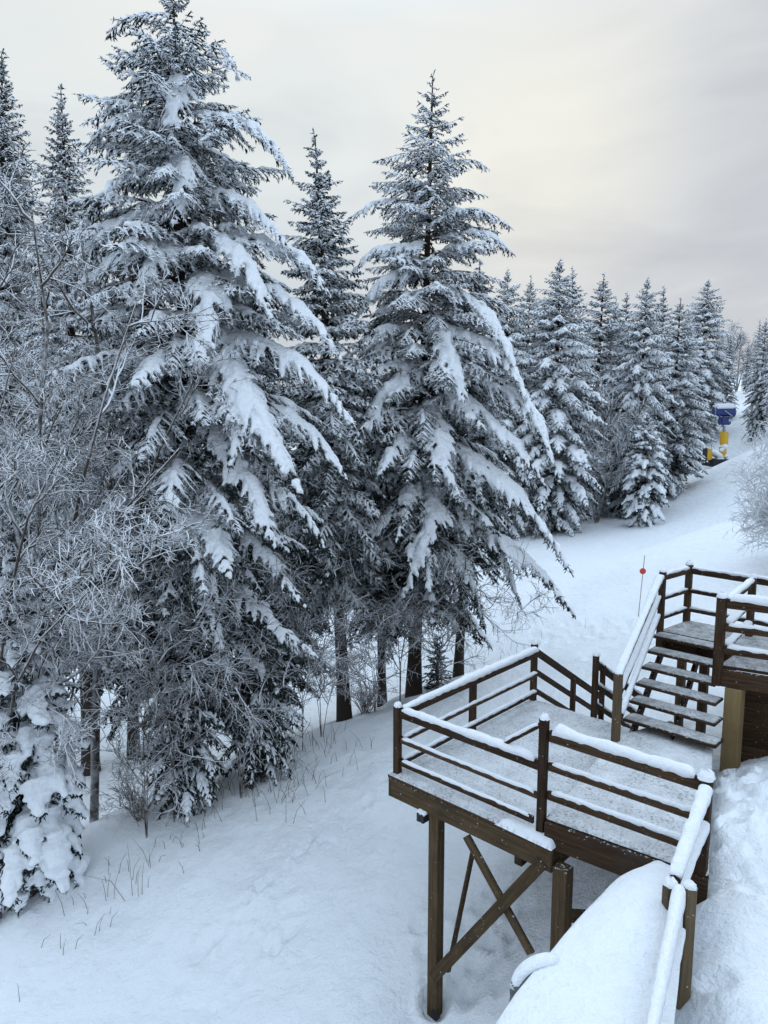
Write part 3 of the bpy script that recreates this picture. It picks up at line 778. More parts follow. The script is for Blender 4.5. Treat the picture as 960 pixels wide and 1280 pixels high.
# dry stalks poking out of the snow
def stalks():
    acc = Acc(); rn = np.random.default_rng(8); P = []
    for (px, py, y, sp, n, h) in [(280, 995, 14.8, .9, 60, .38), (340, 975, 15.4, .8, 80, .4), (170, 1060, 13.0, .4, 14, .4), (110, 1110, 12.4, .4, 12, .3),
                                  (240, 1040, 13.6, .7, 12, .25), (60, 1180, 11.7, .5, 6, .25), (400, 930, 16.8, .7, 40, .35), (170, 1100, 12.6, .1, 4, .75), (640, 780, 24, 1.2, 16, .4)]:
        c = at_y(px, py, y)
        for i in range(n):
            x, yy = c[0] + rn.normal() * sp, c[1] + rn.normal() * sp * .6
            z = gz(x, yy); hh = h * rn.uniform(.3, 1.5); d = rn.normal(size=2) * .42
            P.append([(x, yy, z - .05), (x + d[0] * hh * .4, yy + d[1] * hh * .4, z + hh * .55), (x + d[0] * hh * 1.2, yy + d[1] * hh * 1.2, z + hh)])
    P = np.array(P); tubes(P, np.full((len(P), 3), .0055) * np.array([1, .85, .5])[None], 3, acc=acc)
    tag(link('dry_weeds', acc.mesh('dry_weeds'), M_STALK), 'dry weed stalks poking through the snow of the slope', 'weeds', kind='stuff')
stalks()

# ------------------------------------------------------------------ timber work
def beam(name, p0, p1, w, h, mat, parent, bev=.008, roll_up=(0, 0, 1)):
    """a squared timber from p0 to p1 (its axis), w across, h along 'up'"""
    p0 = Vector(p0); p1 = Vector(p1); d = p1 - p0; L = d.length; x = d.normalized()
    up = Vector(roll_up)
    if abs(x.dot(up)) > .98: up = Vector((0, 1, 0))
    y = up.cross(x).normalized(); z = x.cross(y)
    bm = bmesh.new(); bmesh.ops.create_cube(bm, size=1)
    for v in bm.verts: v.co = Vector(((v.co.x + .5) * L, v.co.y * w, v.co.z * h))
    bmesh.ops.bevel(bm, geom=bm.edges[:], offset=bev, segments=1, affect='EDGES')
    me = bpy.data.meshes.new(name); bm.to_mesh(me); bm.free()
    o = link(name, me, mat, parent)
    M = Matrix((x, y, z)).transposed().to_4x4(); M.translation = p0 - (parent.location if parent else Vector())
    o.matrix_basis = M
    return o
def post(name, x, y, z0, z1, s, mat, parent, yaw, s2=None):
    c = math.cos(yaw), math.sin(yaw)
    return beam(name, (x, y, z0), (x, y, z1), s, s2 or s, mat, parent, .008, (c[0], c[1], 0))
_sd = [0]
def snow_on(o, L, w, h, t, parent_h, side=0., over=.012, ragged=.3, x0=0., x1=None):
    """snow lying along the top of timber o (local x axis), a sub-part of it"""
    _sd[0] += 1; rn = np.random.default_rng(900 + _sd[0])
    x1 = L if x1 is None else x1
    n = max(6, int((x1 - x0) / .05)); k = 9
    u = np.linspace(0, 1, n)
    ph = rn.random(3) * 9
    xx = u * (x1 - x0); sd0 = _sd[0] * 7
    prof = 1 + ragged * (1.0 * vnoise(xx * 1.1 + sd0, ph[0] + xx * 0, 31) + .7 * vnoise(xx * 3.3 + sd0, ph[1] + xx * 0, 32) + .5 * vnoise(xx * 9 + sd0, ph[2] + xx * 0, 33))
    e = np.minimum(1, np.minimum(u, 1 - u) * (x1 - x0) / .06 + .15) ** .5
    V = np.empty((n, k, 3))
    for j in range(k):
        a = math.pi * j / (k - 1); ca, sa = math.cos(a), math.sin(a)
        V[:, j, 0] = x0 + u * (x1 - x0)
        V[:, j, 1] = side + np.sign(ca) * abs(ca) ** .75 * (w / 2 + over * prof) * (.85 + .15 * e)
        V[:, j, 2] = parent_h / 2 - .006 + (sa ** .7) * t * prof * e - (.012 * (1 + vnoise(xx * 14 + sd0, xx * 0 + j, 34)).clip(0) if j in (0, k - 1) else 0)
    i = np.arange(n - 1)[:, None] * k + np.arange(k - 1)[None]
    q = np.stack([i, i + k, i + k + 1, i + 1], -1).reshape(-1, 4)
    q2 = np.stack([np.arange(n - 1) * k, np.arange(n - 1) * k + k - 1, (np.arange(n - 1) + 1) * k + k - 1, (np.arange(n - 1) + 1) * k], -1)
    acc = Acc(); acc.add(V.reshape(-1, 3), np.concatenate([q, q2]))
    c0 = V[0].mean(0); c1 = V[-1].mean(0); nv = acc.n
    acc.add(np.array([c0, c1]))
    acc.t.append(np.array([[nv, j, j + 1] for j in range(k - 1)] + [[nv + 1, (n - 1) * k + j + 1, (n - 1) * k + j] for j in range(k - 1)]))
    return link('snow', acc.mesh('snow'), M_SNOW, o)
def cap_on(o, L, s, t=.07):
    """a rounded cap of snow on the head of a post (local x is up)"""
    _sd[0] += 1; rn = np.random.default_rng(500 + _sd[0])
    V = []; k = 12; rings = 5
    for r_ in range(rings):
        a = r_ / (rings - 1) * math.pi / 2
        for j in range(k):
            b = 6.283 * j / k; q = (abs(math.cos(b)) ** 4 + abs(math.sin(b)) ** 4) ** -.25
            rad = (s / 2 * 1.12) * q * math.cos(a) ** .7 * (1 + .07 * rn.normal()) if r_ < rings - 1 else .002
            V.append((L - .012 + t * math.sin(a) * (1 + .1 * rn.normal() * (r_ > 0)), rad * math.cos(b), rad * math.sin(b)))
    q = [(r_ * k + j, r_ * k + (j + 1) % k, (r_ + 1) * k + (j + 1) % k, (r_ + 1) * k + j) for r_ in range(rings - 1) for j in range(k)]
    link('snow', mesh_np('snow', V, q), M_SNOW, o)
def rail(p0, p1, parent, h=.13, w=.04, snow=.05, mat=None, cap=False, name='rail', over=.012, x0=.06, end=.06, ragged=.42):
    o = beam(name, p0, p1, w, h, mat or M_WOOD, parent)
    L = (Vector(p1) - Vector(p0)).length
    if snow: snow_on(o, L, w, h, snow, h, over=over, x0=x0, x1=L - end, ragged=ragged)
    return o
def slab_snow(name, poly, z, t, mat, parent, step=.06, amp=.012, seed=0, margin=.015):
    """a blanket of snow over a flat polygon (convex, counter-clockwise)"""
    poly = [np.array(p[:2]) for p in poly]
    lo = np.min(poly, 0); hi = np.max(poly, 0)
    xs = np.arange(lo[0] - step, hi[0] + 2 * step, step); ys = np.arange(lo[1] - step, hi[1] + 2 * step, step)
    X, Y = np.meshgrid(xs, ys); d = np.full(X.shape, 9.)
    c = np.mean(poly, 0); PX, PY = X.copy(), Y.copy()
    for i in range(len(poly)):
        a, b = poly[i], poly[(i + 1) % len(poly)]; e = b - a; nn = np.array([-e[1], e[0]]) / np.linalg.norm(e)
        if np.dot(c - a, nn) < 0: nn = -nn
        di = (PX - a[0]) * nn[0] + (PY - a[1]) * nn[1] - margin
        out = di < 0
        PX[out] -= nn[0] * di[out]; PY[out] -= nn[1] * di[out]
        d = np.minimum(d, (X - a[0]) * nn[0] + (Y - a[1]) * nn[1] - margin)
    e = np.clip(d / .05, 0, 1) ** .5
    Z = z + (t + amp * vnoise(X * 3, Y * 3, seed) + amp * .7 * vnoise(X * 9, Y * 9, seed + 1)) * e - .004
    n = len(xs); i = np.arange(len(ys) - 1)[:, None] * n + np.arange(n - 1)[None]
    q = np.stack([i, i + 1, i + n + 1, i + n], -1).reshape(-1, 4)
    keep = (d.ravel()[q] > -step * .75).any(1)
    V = np.stack([PX, PY, Z], -1).reshape(-1, 3)
    if parent is not None: V = V - np.array(parent.location)
    q = q[keep]; used = np.unique(q); mp = np.full(len(V), -1); mp[used] = np.arange(len(used))
    return link(name, mesh_np(name, V[used], mp[q]), mat, parent)
def plank_floor(name, poly, z, th, mat, parent):
    poly = [Vector((p[0], p[1], 0)) for p in poly]
    bm = bmesh.new()
    loc = parent.location
    top = [bm.verts.new((p.x - loc.x, p.y - loc.y, z - loc.z)) for p in poly]
    bot = [bm.verts.new((p.x - loc.x, p.y - loc.y, z - th - loc.z)) for p in poly]
    bm.faces.new(top); bm.faces.new(bot[::-1]); n = len(poly)
    for i in range(n): bm.faces.new((top[i], bot[i], bot[(i + 1) % n], top[(i + 1) % n]))
    bmesh.ops.recalc_face_normals(bm, faces=bm.faces[:])
    me = bpy.data.meshes.new(name); bm.to_mesh(me); bm.free()
    return link(name, me, mat, parent)

AZ = R(43.1)
U = np.array([math.cos(AZ), -math.sin(AZ), 0]); Vv = np.array([math.sin(AZ), math.cos(AZ), 0])
UP = np.array([0, 0, 1.])
YAW = -AZ
ZD = -5.40                              # viewing deck
A0 = np.array([.20, 10.41, 0])
W, L0 = 2.44, 3.74
Bq = A0 + L0 * Vv; Pq = A0 + W * U; Mq = A0 + 1.86 * Vv
def lv(p, z): return (p[0], p[1], z)
deck = thing('viewing_deck', lv(A0 + .5 * W * U + .5 * L0 * Vv, ZD), 'railed wooden viewing deck on tall legs above the snow slope', 'deck')
e = .10
c1 = A0 - e * U - e * Vv; c2 = A0 + (W + .22) * U - e * Vv; c3 = A0 + (W + .22) * U + (L0 + e) * Vv; c4 = A0 - e * U + (L0 + e) * Vv
plank_floor('floor', [c1, c2, c3, c4], ZD, .04, M_WOOD, deck)
slab_snow('floor_snow', [c1, c2, c3, c4], ZD, .045, M_DECKSNOW, deck, .05, .012, 3, 0)
zf = ZD - .04 - .15
for a, b in ((c1, c2), (c2, c3), (c3, c4), (c4, c1)):
    n_ = np.cross(UP, b - a); n_ /= np.linalg.norm(n_)
    beam('fascia', lv(a + n_ * .03, zf), lv(b + n_ * .03, zf), .05, .29, M_BEAM, deck)
HP = 1.07
for p, zt, zb in ((A0, ZD + HP, ZD - .05), (Mq, ZD + HP - .13, ZD), (Bq, ZD + HP + .06, ZD - .05), (Pq, -3.80, ZD - .05)):
    o = post('post', p[0], p[1], zb, zt, .10, M_WOOD, deck, YAW)
    if p is not Mq: cap_on(o, zt - zb, .10, .075)
zr = ZD + HP - .10
in_ = .07
for (a, b, off) in ((A0, Bq, U * in_), (A0, Pq, Vv * -.0)):
    d = (b - a) / np.linalg.norm(b - a)
    if off is not None and a is A0 and b is Pq: a_, b_ = a + d * .05, b - d * .05
    else: a_, b_ = a + d * -.02 + off, b + d * .02 + off
    dropb = .0
    rail(lv(a_, zr), lv(b_, zr), deck, .14, .05, .075, over=.035)
    rail(lv(a_, zr - .41), lv(b_, zr - .41), deck, .09, .04, .028)
    b2 = b_ if b is Bq else a_ + (b_ - a_) * .975
    rail(lv(a_, zr - .76), lv(b2, zr - .76), deck, .10, .04, .03)
# the short sloping rail from the tall post down to the lower railing
rail(lv(Pq - U * .05 + Vv * .0, -3.90), lv(Pq - U * .56, zr + .13), deck, .06, .045, .035, name='sloping_rail', x0=.02, end=.02)
# legs, braces and the beam ends under the front edge
legA = A0 + .74 * U + .02 * Vv
legB = A0 + (W + .36) * U - .06 * Vv
zgA = gz(legA[0], legA[1])
o = post('leg', legA[0], legA[1], -8.95, ZD - .33, .17, M_BEAM, deck, YAW)
o = post('leg', legB[0], legB[1], -8.6, ZD - .19, .19, M_BEAM, deck, YAW)
rl1, rl2 = A0 + .9 * U + (L0 - .5) * Vv, A0 + (W - .2) * U + (L0 - .5) * Vv
for q in (rl1, rl2): post('leg', q[0], q[1], gz(q[0], q[1]) - .4, ZD - .33, .16, M_BEAM, deck, YAW)
def on_front(px, py, back):              # a point of the vertical plane 'back' metres behind the front edge
    r = ray(px, py); p0 = A0 + back * Vv; t = np.dot(p0[:2], Vv[:2]) / np.dot(r[:2], Vv[:2]); return r * t
fb = -.10
beam('brace', on_front(541, 1222, fb), on_front(678, 1078, fb), .05, .16, M_BEAM, deck)
o = deck.children[-1]
beam('brace', on_front(583, 1045, fb + .06), on_front(664, 1192, fb + .06), .05, .13, M_BEAM, deck)
beam('brace', on_front(592, 1060, .9), on_front(560, 1215, .2), .05, .09, M_BEAM, deck)
beam('beam', A0 + (W - .42) * U + .15 * Vv + UP * (ZD - .50), A0 + (W - .42) * U + (L0 - .3) * Vv + UP * (ZD - .50), .12, .26, M_BEAM, deck)
beam('beam', A0 + .62 * U + .12 * Vv + UP * (ZD - .46), A0 + .62 * U + (L0 - .3) * Vv + UP * (ZD - .46), .12, .22, M_BEAM, deck)
for dx in (-.20, -.13):
    q = A0 + (.74 + dx) * U - .16 * Vv
    b_ = beam('bolt', q + UP * (ZD - .40), q + Vv * .18 + UP * (ZD - .40), .06, .14, M_BLACK, deck, .006)
    snow_on(b_, .18, .06, .14, .03, .14)
beam('foot_bracket', legA + U * .02 - Vv * .09 + UP * (-8.80), legA + U * .14 - Vv * .09 + UP * (-8.88), .03, .10, M_BLACK, deck, .004)
beam('brace', legB + UP * (-6.3) + Vv * .1, legB + Vv * 1.5 + U * .2 + UP * (-7.0), .05, .16, M_BEAM, deck)
beam('brace', legB + UP * (-6.7) + Vv * .1, legB + U * .9 + Vv * .6 + UP * (-5.55), .05, .14, M_BEAM, deck)
# heap of snow on the front corner
slab_snow('corner_snow', [Pq - .60 * U - .15 * Vv, Pq + .25 * U - .17 * Vv, Pq + .25 * U + .06 * Vv, Pq - .45 * U + .05 * Vv], ZD + .02, .10, M_SNOW, deck, .035, .012, 9, 0)

# --- raised walkway from the deck to the stair and the path
ZW = -5.07
Qq = np.array([3.50, 7.60, 0]); Dq = np.array([3.54, 10.78, 0]); Cq = np.array([3.70, 12.50, 0])
PQ = (Qq - Pq) / np.linalg.norm(Qq - Pq)
nPQ = np.array([-PQ[1], PQ[0], 0])      # away from the eye
walk = thing('walkway', lv(Pq + PQ, ZW), 'raised wooden walkway joining the viewing deck, the stair and the path', 'walkway')
wa = Pq + .08 * U - .02 * nPQ; wb = Qq + PQ * .10 - .04 * nPQ; wc = np.array([5.05, 10.05, 0]); wd = Dq + .12 * U; we = Cq + .03 * U
wpoly = [wa, wb, np.array([5.0, 10.7, 0]), np.array([4.7, 11.6, 0]), np.array([3.6, 11.0, 0])]
plank_floor('floor', wpoly, ZW - .02, .05, M_WOOD, walk)
slab_snow('floor_snow', wpoly, ZW - .02, .04, M_DECKSNOW, walk, .05, .012, 13, 0)
beam('edge_beam', lv(wa - nPQ * .03, ZW - .20), lv(wb - nPQ * .03, ZW - .20), .06, .33, M_WOOD, walk)
beam('edge_beam', lv(Pq + .05 * U + .1 * Vv, ZW - .2), lv(Pq + .05 * U + 3.3 * Vv, ZW - .2), .05, .30, M_WOOD, walk)
o = post('post', Qq[0], Qq[1], ZW - .4, -3.98, .13, M_WOOD, walk, math.atan2(PQ[1], PQ[0])); cap_on(o, -3.98 - ZW + .4, .15, .10)
q0 = Pq + PQ * .06 + nPQ * .03; q1 = Qq - PQ * .06 + nPQ * .02
rail(lv(q0, -4.02), lv(q1, -4.08), walk, .15, .05, .085, over=.04)
rail(lv(q0, -4.42), lv(q1, -4.47), walk, .11, .04, .028)
rail(lv(q0, -4.80), lv(q1, -4.84), walk, .12, .04, .035)
beam('joist', lv(Pq + PQ * 1.0 + nPQ * .3, ZW - .5), lv(Pq + PQ * 1.0 + nPQ * 2.6, ZW - .5), .12, .24, M_WOOD, walk)
for q in (Pq + PQ * 1.1 + nPQ * .8, Dq + .5 * U - .6 * Vv):
    post('leg', q[0], q[1], gz(q[0], q[1]) - .4, ZW - .1, .16, M_BEAM, walk, YAW)

# --- stair from the walkway up to the landing
ZL = -4.0
Eq = np.array([5.00, 13.05, 0]); K0 = np.array([5.32, 11.28, 0]); Fq = np.array([5.72, 13.65, 0])
SW = 1.46
dirS = (Eq - Dq); run = np.linalg.norm(dirS); dirS = dirS / run
stair = thing('staircase', lv(Dq + .5 * SW * U, ZW), 'open-riser wooden stair climbing from the walkway to the upper landing', 'staircase')
nst = 6
s0 = Dq + dirS * .55
stepv = (Eq - s0) / nst
rise = (ZL - ZW) / nst
def to_k(p):                            # end of a tread at the landing's flank
    return p + U * SW
for i in range(nst):
    p = s0 + stepv * (i + .45); z = ZW + rise * (i + .95) - .02
    a = p - U * .02; b = to_k(p)
    for _ in range(60):                 # each tread ends against the landing's corner post
        r_ = b[0] / (b[1] * CP - z * SP)
        if r_ * F + 480 > 900: b = b - U * .02
    TL = float(np.linalg.norm(b - a))
    o = beam('tread', lv(a, z), lv(b, z), .34, .05, M_WOOD, stair)
    s = snow_on(o, TL, .31, .05, .022, .05, over=.0, ragged=.15, x0=.02, x1=TL - .02)
    s.data.materials.clear(); s.data.materials.append(M_TREADSNOW)
for off in (.10, .72):
    beam('stringer', lv(s0 + U * off, ZW - .12), lv(Eq + U * off, ZL - .24), .06, .20, M_WOOD, stair)
o = post('post', Dq[0], Dq[1], ZW - .1, -3.96, .11, M_GREYWOOD, stair, YAW); cap_on(o, -3.96 - ZW + .1, .11, .04)
o = post('post', Eq[0], Eq[1], ZL - .3, -2.90, .10, M_WOOD, stair, YAW); cap_on(o, -2.90 - ZL + .3, .11, .05)
h0 = Dq + .05 * dirS - U * .02; h1 = Eq - .03 * dirS - U * .02
rail(lv(h0, -4.04), lv(h1, -2.99), stair, .10, .09, .05, name='handrail', over=.02, x0=.0)
rail(lv(h0 + .18 * dirS, -4.36), lv(h1, -3.36), stair, .10, .045, .05, name='handrail', over=.02)
rail(lv(h0 + .25 * dirS, -4.80), lv(h1, -3.70), stair, .10, .045, .05, name='handrail', over=.02)

# --- upper landing
land = thing('upper_landing', lv(K0 + .5 * Vv, ZL), 'upper wooden landing at the stair head, cut off by the picture edge', 'landing')
G2 = np.array([6.42, 12.66, 0])
KR = K0 + 3.2 * np.array([.86, -.5, 0]); FR = Fq + 4.2 * np.array([.70, -.714, 0])
lp = [Eq - .02 * dirS, Eq + U * SW, K0 - .06 * Vv - .03 * U, KR, FR, Fq + .06 * Vv - .06 * U]
def ccw(p): return p
plank_floor('floor', [Eq, Eq + U * SW * .98, FR + U * .3, FR + .1 * Vv, Fq + .08 * Vv], ZL, .05, M_WOOD, land)
plank_floor('floor', [K0 - .06 * Vv, KR, FR + U * .3, Eq + U * SW], ZL - .003, .05, M_WOOD, land)
slab_snow('floor_snow', [Eq, Eq + U * SW * .98, FR + U * .3 - Vv * .1, FR + .1 * Vv, Fq + .08 * Vv], ZL, .022, M_TREADSNOW, land, .06, .008, 23, 0)
slab_snow('floor_snow', [K0 - .06 * Vv, KR, FR + U * .3 + Vv * .15, Eq + U * SW + Vv * .15], ZL + .002, .024, M_TREADSNOW, land, .06, .008, 29, 0)
beam('fascia', lv(Eq - Vv * .03, ZL - .17), lv(Eq + U * SW - Vv * .03, ZL - .17), .05, .26, M_WOOD, land)
dK = (KR - K0) / np.linalg.norm(KR - K0); nK = np.array([dK[1], -dK[0], 0])
beam('fascia', lv(K0 - .06 * Vv + nK * .035, ZL - .19), lv(KR - .06 * Vv + nK * .035, ZL - .19), .05, .28, M_WOOD, land)
beam('fascia', lv(K0 - U * .05, ZL - .19), lv(Eq + U * (SW - .05), ZL - .19), .05, .28, M_WOOD, land)
for p, zt, zb, s in ((Fq, -2.90, ZL - .2, .11), (G2, -2.92, ZL, .11)):
    o = post('post', p[0], p[1], zb, zt, s, M_WOOD, land, YAW); cap_on(o, zt - zb, s, .08)
kk = K0 - U * .02 - Vv * .10
o = post('post', kk[0], kk[1], ZL - .32, -2.90, .13, M_WOOD, land, YAW); cap_on(o, -2.90 - ZL + .32, .14, .08)
for dz, hh, t in ((-.10, .12, .05), (-.48, .09, .03), (-.84, .09, .03)):
    z = -2.92 + dz
    rail(lv(Eq, z), lv(Fq, z), land, hh, .045, t, over=.02)
    rail(lv(Fq, z), lv(FR, z), land, hh, .045, t * .7, over=.01)
    rail(lv(K0 + .02 * Vv + U * .02, z), lv(G2, z), land, hh, .05, t * 1.2, over=.03)
    rail(lv(kk + dK * .06, z + .02), lv(KR - .1 * Vv, z + .02), land, hh + .03, .05, t * 1.3, over=.03)
yp = at_y(912, 965, 11.15)
beam('support_post', (yp[0], yp[1], -6.2), (yp[0], yp[1], ZL - .335), .24, .24, M_PALE, land, .008, (math.cos(YAW), math.sin(YAW), 0))
deck_pt = K0 + dK * .25 + .30 * Vv
for i in range(6):
    beam('skirting_board', lv(deck_pt, ZL - .50 - i * .255), lv(deck_pt + dK * 2.8, ZL - .50 - i * .255), .03, .25, M_WOOD, land)
for q in (Eq + .2 * Vv + U * .75, Fq - .1 * Vv):
    post('leg', q[0], q[1], gz(q[0], q[1]) - .4, ZL - .06, .14, M_BEAM, land, YAW)

# --- stair going down the far side of the deck
exit_ = thing('exit_stair', lv(Bq + .6 * U, ZD), 'wooden stair with sloping rails going down the far side of the deck', 'staircase')
sl = -.62
def down(p, z, l): q = p + Vv * l; return lv(q, z + sl * l)
for (z0, h) in ((ZD + HP - .08, .13), (ZD + HP - .46, .10), (ZD + HP - .82, .09)):
    rail(down(Bq, z0, .0), down(Bq, z0, 2.7), exit_, h, .05, 0)
    rail(down(Cq, z0 - .02, .0), down(Cq, z0 - .02, 2.3), exit_, h, .05, .03, over=.015)
q = Bq + Vv * 1.5; post('post', q[0], q[1], ZD - 2.1, ZD + HP - .08 + sl * 1.5, .09, M_WOOD, exit_, YAW)
o = post('post', Cq[0], Cq[1], ZD - .1, ZD + HP + .06, .09, M_WOOD, exit_, YAW); cap_on(o, HP + .16, .10, .06)
q = Cq + Vv * .28 + UP * 0; post('post', q[0], q[1], ZD - .9, ZD + HP - .2, .08, M_WOOD, exit_, YAW)
wB = np.linalg.norm(Cq - Bq)
for i in range(7):
    a = Bq + Vv * (.2 + i * .28); b = a + U * (wB - .05); z = ZD - .18 * (i + 1)
    o = beam('tread', lv(a, z), lv(b, z), .27, .05, M_WOOD, exit_)
    snow_on(o, wB - .05, .26, .05, .04, .05, over=0, ragged=.15)

# --- railing beside the path
g1 = at_y(858, 1105, 6.25); g0 = Qq
zg = -4.62
pr = thing('path_railing', (g1[0], g1[1], gz(g1[0], g1[1])), 'thickly snow-covered railing beside the trodden path', 'railing')
Gz = at_y(853, 1108, 6.05)
o = post('post', Gz[0] + .055, Gz[1] - .02, -5.6, Gz[2] + .02, .10, M_GREYWOOD, pr, 0.1)
o2 = post('post', Gz[0] - .10, Gz[1] + .02, -5.25, Gz[2] + .02, .10, M_GREYWOOD, pr, 0.1)
cap_on(o, Gz[2] + 5.62, .10, .05); cap_on(o2, Gz[2] + 5.27, .11, .06)
ra = np.array(lv(Qq, -4.12)) + np.array([-.03, -.08, 0]); rb = np.array([Gz[0] - .02, Gz[1] + .12, Gz[2] - .02])
o = rail(ra, rb, pr, .10, .09, .11, over=.035, x0=.0, end=.0, ragged=.45)
rail(ra + np.array([.02, 0, -.36]), rb + np.array([.0, 0, -.36]), pr, .10, .05, .06, over=.03)
end = at_y(806, 1335, 4.3)
rc = np.array([Gz[0] - .035, Gz[1] - .03, Gz[2] - .10])
rail(rc, end, pr, .10, .05, .09, over=.022, x0=0, end=0, ragged=.5)
rail(rc + np.array([.03, 0, -.3]), end + np.array([.03, 0, -.3]), pr, .10, .05, .05, over=.02)
post('post', end[0], end[1], -5.4, end[2] + .05, .10, M_GREYWOOD, pr, 0.1)

# --- bank of drifted snow between railing and slope, with a pipe end at its flank
def snow_bank():
    t = thing('snow_bank', (2.6, 5.6, -6), 'smooth swollen mound of drifted snow between the railing and the slope', 'snow bank')
    # sections across the bank from the near end to the deck
    secs = []
    for (py, xl, xr, y) in ((1420, 545, 815, 4.0), (1340, 575, 818, 4.45), (1280, 612, 822, 4.85), (1230, 645, 829, 5.25), (1180, 690, 834, 5.65), (1140, 722, 837, 6.05), (1112, 748, 838, 6.45), (1094, 770, 836, 6.85), (1086, 788, 832, 7.2), (1083, 800, 824, 7.5)):
        secs.append((at_y(xl, py + 0, y), at_y(xr, py, y)))
    nsec = len(secs); k = 26
    Lp = resample([s[0] for s in secs], 40); Rp = resample([s[1] for s in secs], 40)
    V = []
    for i in range(40):
        l, r = Lp[i], Rp[i]; top = max(l[2], r[2]) ; wdt = np.linalg.norm((r - l)[:2])
        zt = r[2]
        for j in range(k):
            u = j / (k - 1)
            if u < .22:                  # the flank, bulging then tucking in towards the ground
                w = u / .22; a = (1 - w) * math.pi / 2
                x = l[0] + .18 - .18 * math.sin(w * math.pi * .62) * 1.05; y = l[1]
                z = l[2] - .05 - (1 - w) ** 1.3 * 1.5
            else:
                w = (u - .22) / .78; x = l[0] + (r[0] - l[0] + .12) * w; y = l[1] + (r[1] - l[1]) * w
                z = l[2] - .05 + .16 * math.sin(min(1, w * 1.5) * math.pi / 2) * (1) + (r[2] - l[2]) * w - .10 * w ** 3
            f = np.array([x, y, z]); V.append(f)
    V = np.array(V); V[:, 2] += .03 * vnoise(V[:, 0] * 1.4, V[:, 1] * 1.4, 7) + .008 * vnoise(V[:, 0] * 6, V[:, 1] * 6, 8)
    i = np.arange(39)[:, None] * k + np.arange(k - 1)[None]
    q = np.stack([i, i + 1, i + k + 1, i + k], -1).reshape(-1, 4)
    acc = Acc(); acc.add(V - np.array([2.6, 5.6, -6]), q)
    c = V[-k:].mean(0) - np.array([2.6, 5.6, -6]) - np.array([0, -.1, .45]); nv = acc.n; acc.add([c])
    acc.t.append(np.array([[nv, 39 * k + j, 39 * k + j + 1] for j in range(k - 1)]))
    link('snow', acc.mesh('snow'), M_SNOW, t)
snow_bank()
def pipe():
    c = at_y(651, 1210, 5.45)
    t = thing('drain_pipe', c, 'grey pipe end under a curl of snow at the flank of the mound', 'pipe')
    acc = Acc(); P = []
    for i in range(10):
        a = i / 9 * math.pi * .55; P.append((.28 - .30 * math.sin(a) * 1.0, .02, .02 - .16 * (1 - math.cos(a)) * 1.6))
    P = P + [(-.02, .02, -.34), (-.02, .02, -.62)]
    P = np.array(P); tubes(P[None], np.full((1, len(P)), .062), 12, acc=acc)
    link('pipe', acc.mesh('pipe'), M_PIPE, t)
    a2 = Acc(); S = np.array(P[:10]) + np.array([0, 0, .045]); S[:, 0] -= .01
    S = np.vstack([[.34, .02, -.16], S, S[-1] + np.array([-.01, 0, -.03])])
    rr_ = np.array([.06] * 9 + [.055, .04, .01])
    tubes(S[None], rr_[None], 10, flat=.8, acc=a2)
    link('snow', a2.mesh('snow'), M_SNOW, t)
pipe()

# --- slope marker
mp = at_y(798, 768, 23.6); mp[2] = gz(mp[0], mp[1])
t = thing('slope_marker', mp, 'thin marker pole with a red disc standing in the piste', 'marker')
tp = at_y(806, 694, 23.6) - mp
acc = Acc(); tubes(np.array([[(0, 0, -.1), tp * .5, tp]]), np.full((1, 3), .013), 6, acc=acc); link('pole', acc.mesh('pole'), M_POLE, t)
dc = at_y(803.5, 714, 23.55) - mp
bm = bmesh.new(); bmesh.ops.create_cone(bm, cap_ends=True, segments=20, radius1=.10, radius2=.10, depth=.04, matrix=Matrix.Translation(dc) @ Matrix.Rotation(R(90), 4, 'X'))
bmesh.ops.bevel(bm, geom=bm.edges[:], offset=.006, segments=1, affect='EDGES')
me = bpy.data.meshes.new('disc'); bm.to_mesh(me); bm.free(); link('disc', me, M_RED, t)

# --- snow gun
YG = 62.
sg = at_y(904, 583, YG); sg[2] = gz(sg[0], sg[1])
gun = thing('snow_gun', sg, 'blue fan snow gun on a yellow padded mast beside the piste', 'snow gun')
def gp(px, py, y=YG): return at_y(px, py, y) - sg
def box(name, lo, hi, d0, d1, mat, parent, bev=.03, rot=0):
    bm = bmesh.new(); bmesh.ops.create_cube(bm, size=1)
    c = [(a + b) / 2 for a, b in zip((lo[0], d0, lo[2]), (hi[0], d1, hi[2]))]; s = [abs(b - a) for a, b in zip((lo[0], d0, lo[2]), (hi[0], d1, hi[2]))]
    for v in bm.verts: v.co = Vector((v.co.x * s[0], v.co.y * s[1], v.co.z * s[2]))
    bmesh.ops.bevel(bm, geom=bm.edges[:], offset=min(bev, min(s) * .3), segments=2, affect='EDGES')
    me = bpy.data.meshes.new(name); bm.to_mesh(me); bm.free()
    o = link(name, me, mat, parent, c); o.rotation_euler = (0, rot, 0); return o
def cyl(name, a, b, r0, r1, mat, parent, seg=20):
    acc = Acc(); P = np.array([a, np.array(a) * .5 + np.array(b) * .5, b], float)
    tubes(np.array([[P[0], P[0], P[1], P[2], P[2]]]) + np.linspace(0, 1e-4, 5)[None, :, None], np.array([[.001, r0, (r0 + r1) / 2, r1, .001]]), seg, acc=acc)
    return link(name, acc.mesh(name, False), mat, parent)
cyl('mast', (0, 0, -.3), gp(905, 532), .13, .11, M_STEEL, gun)
cyl('mast_padding', gp(905, 556), gp(905, 540), .33, .33, M_YELLOW, gun)
cyl('mast_padding', gp(903, 578), gp(903.5, 559), .30, .30, M_YELLOW, gun)
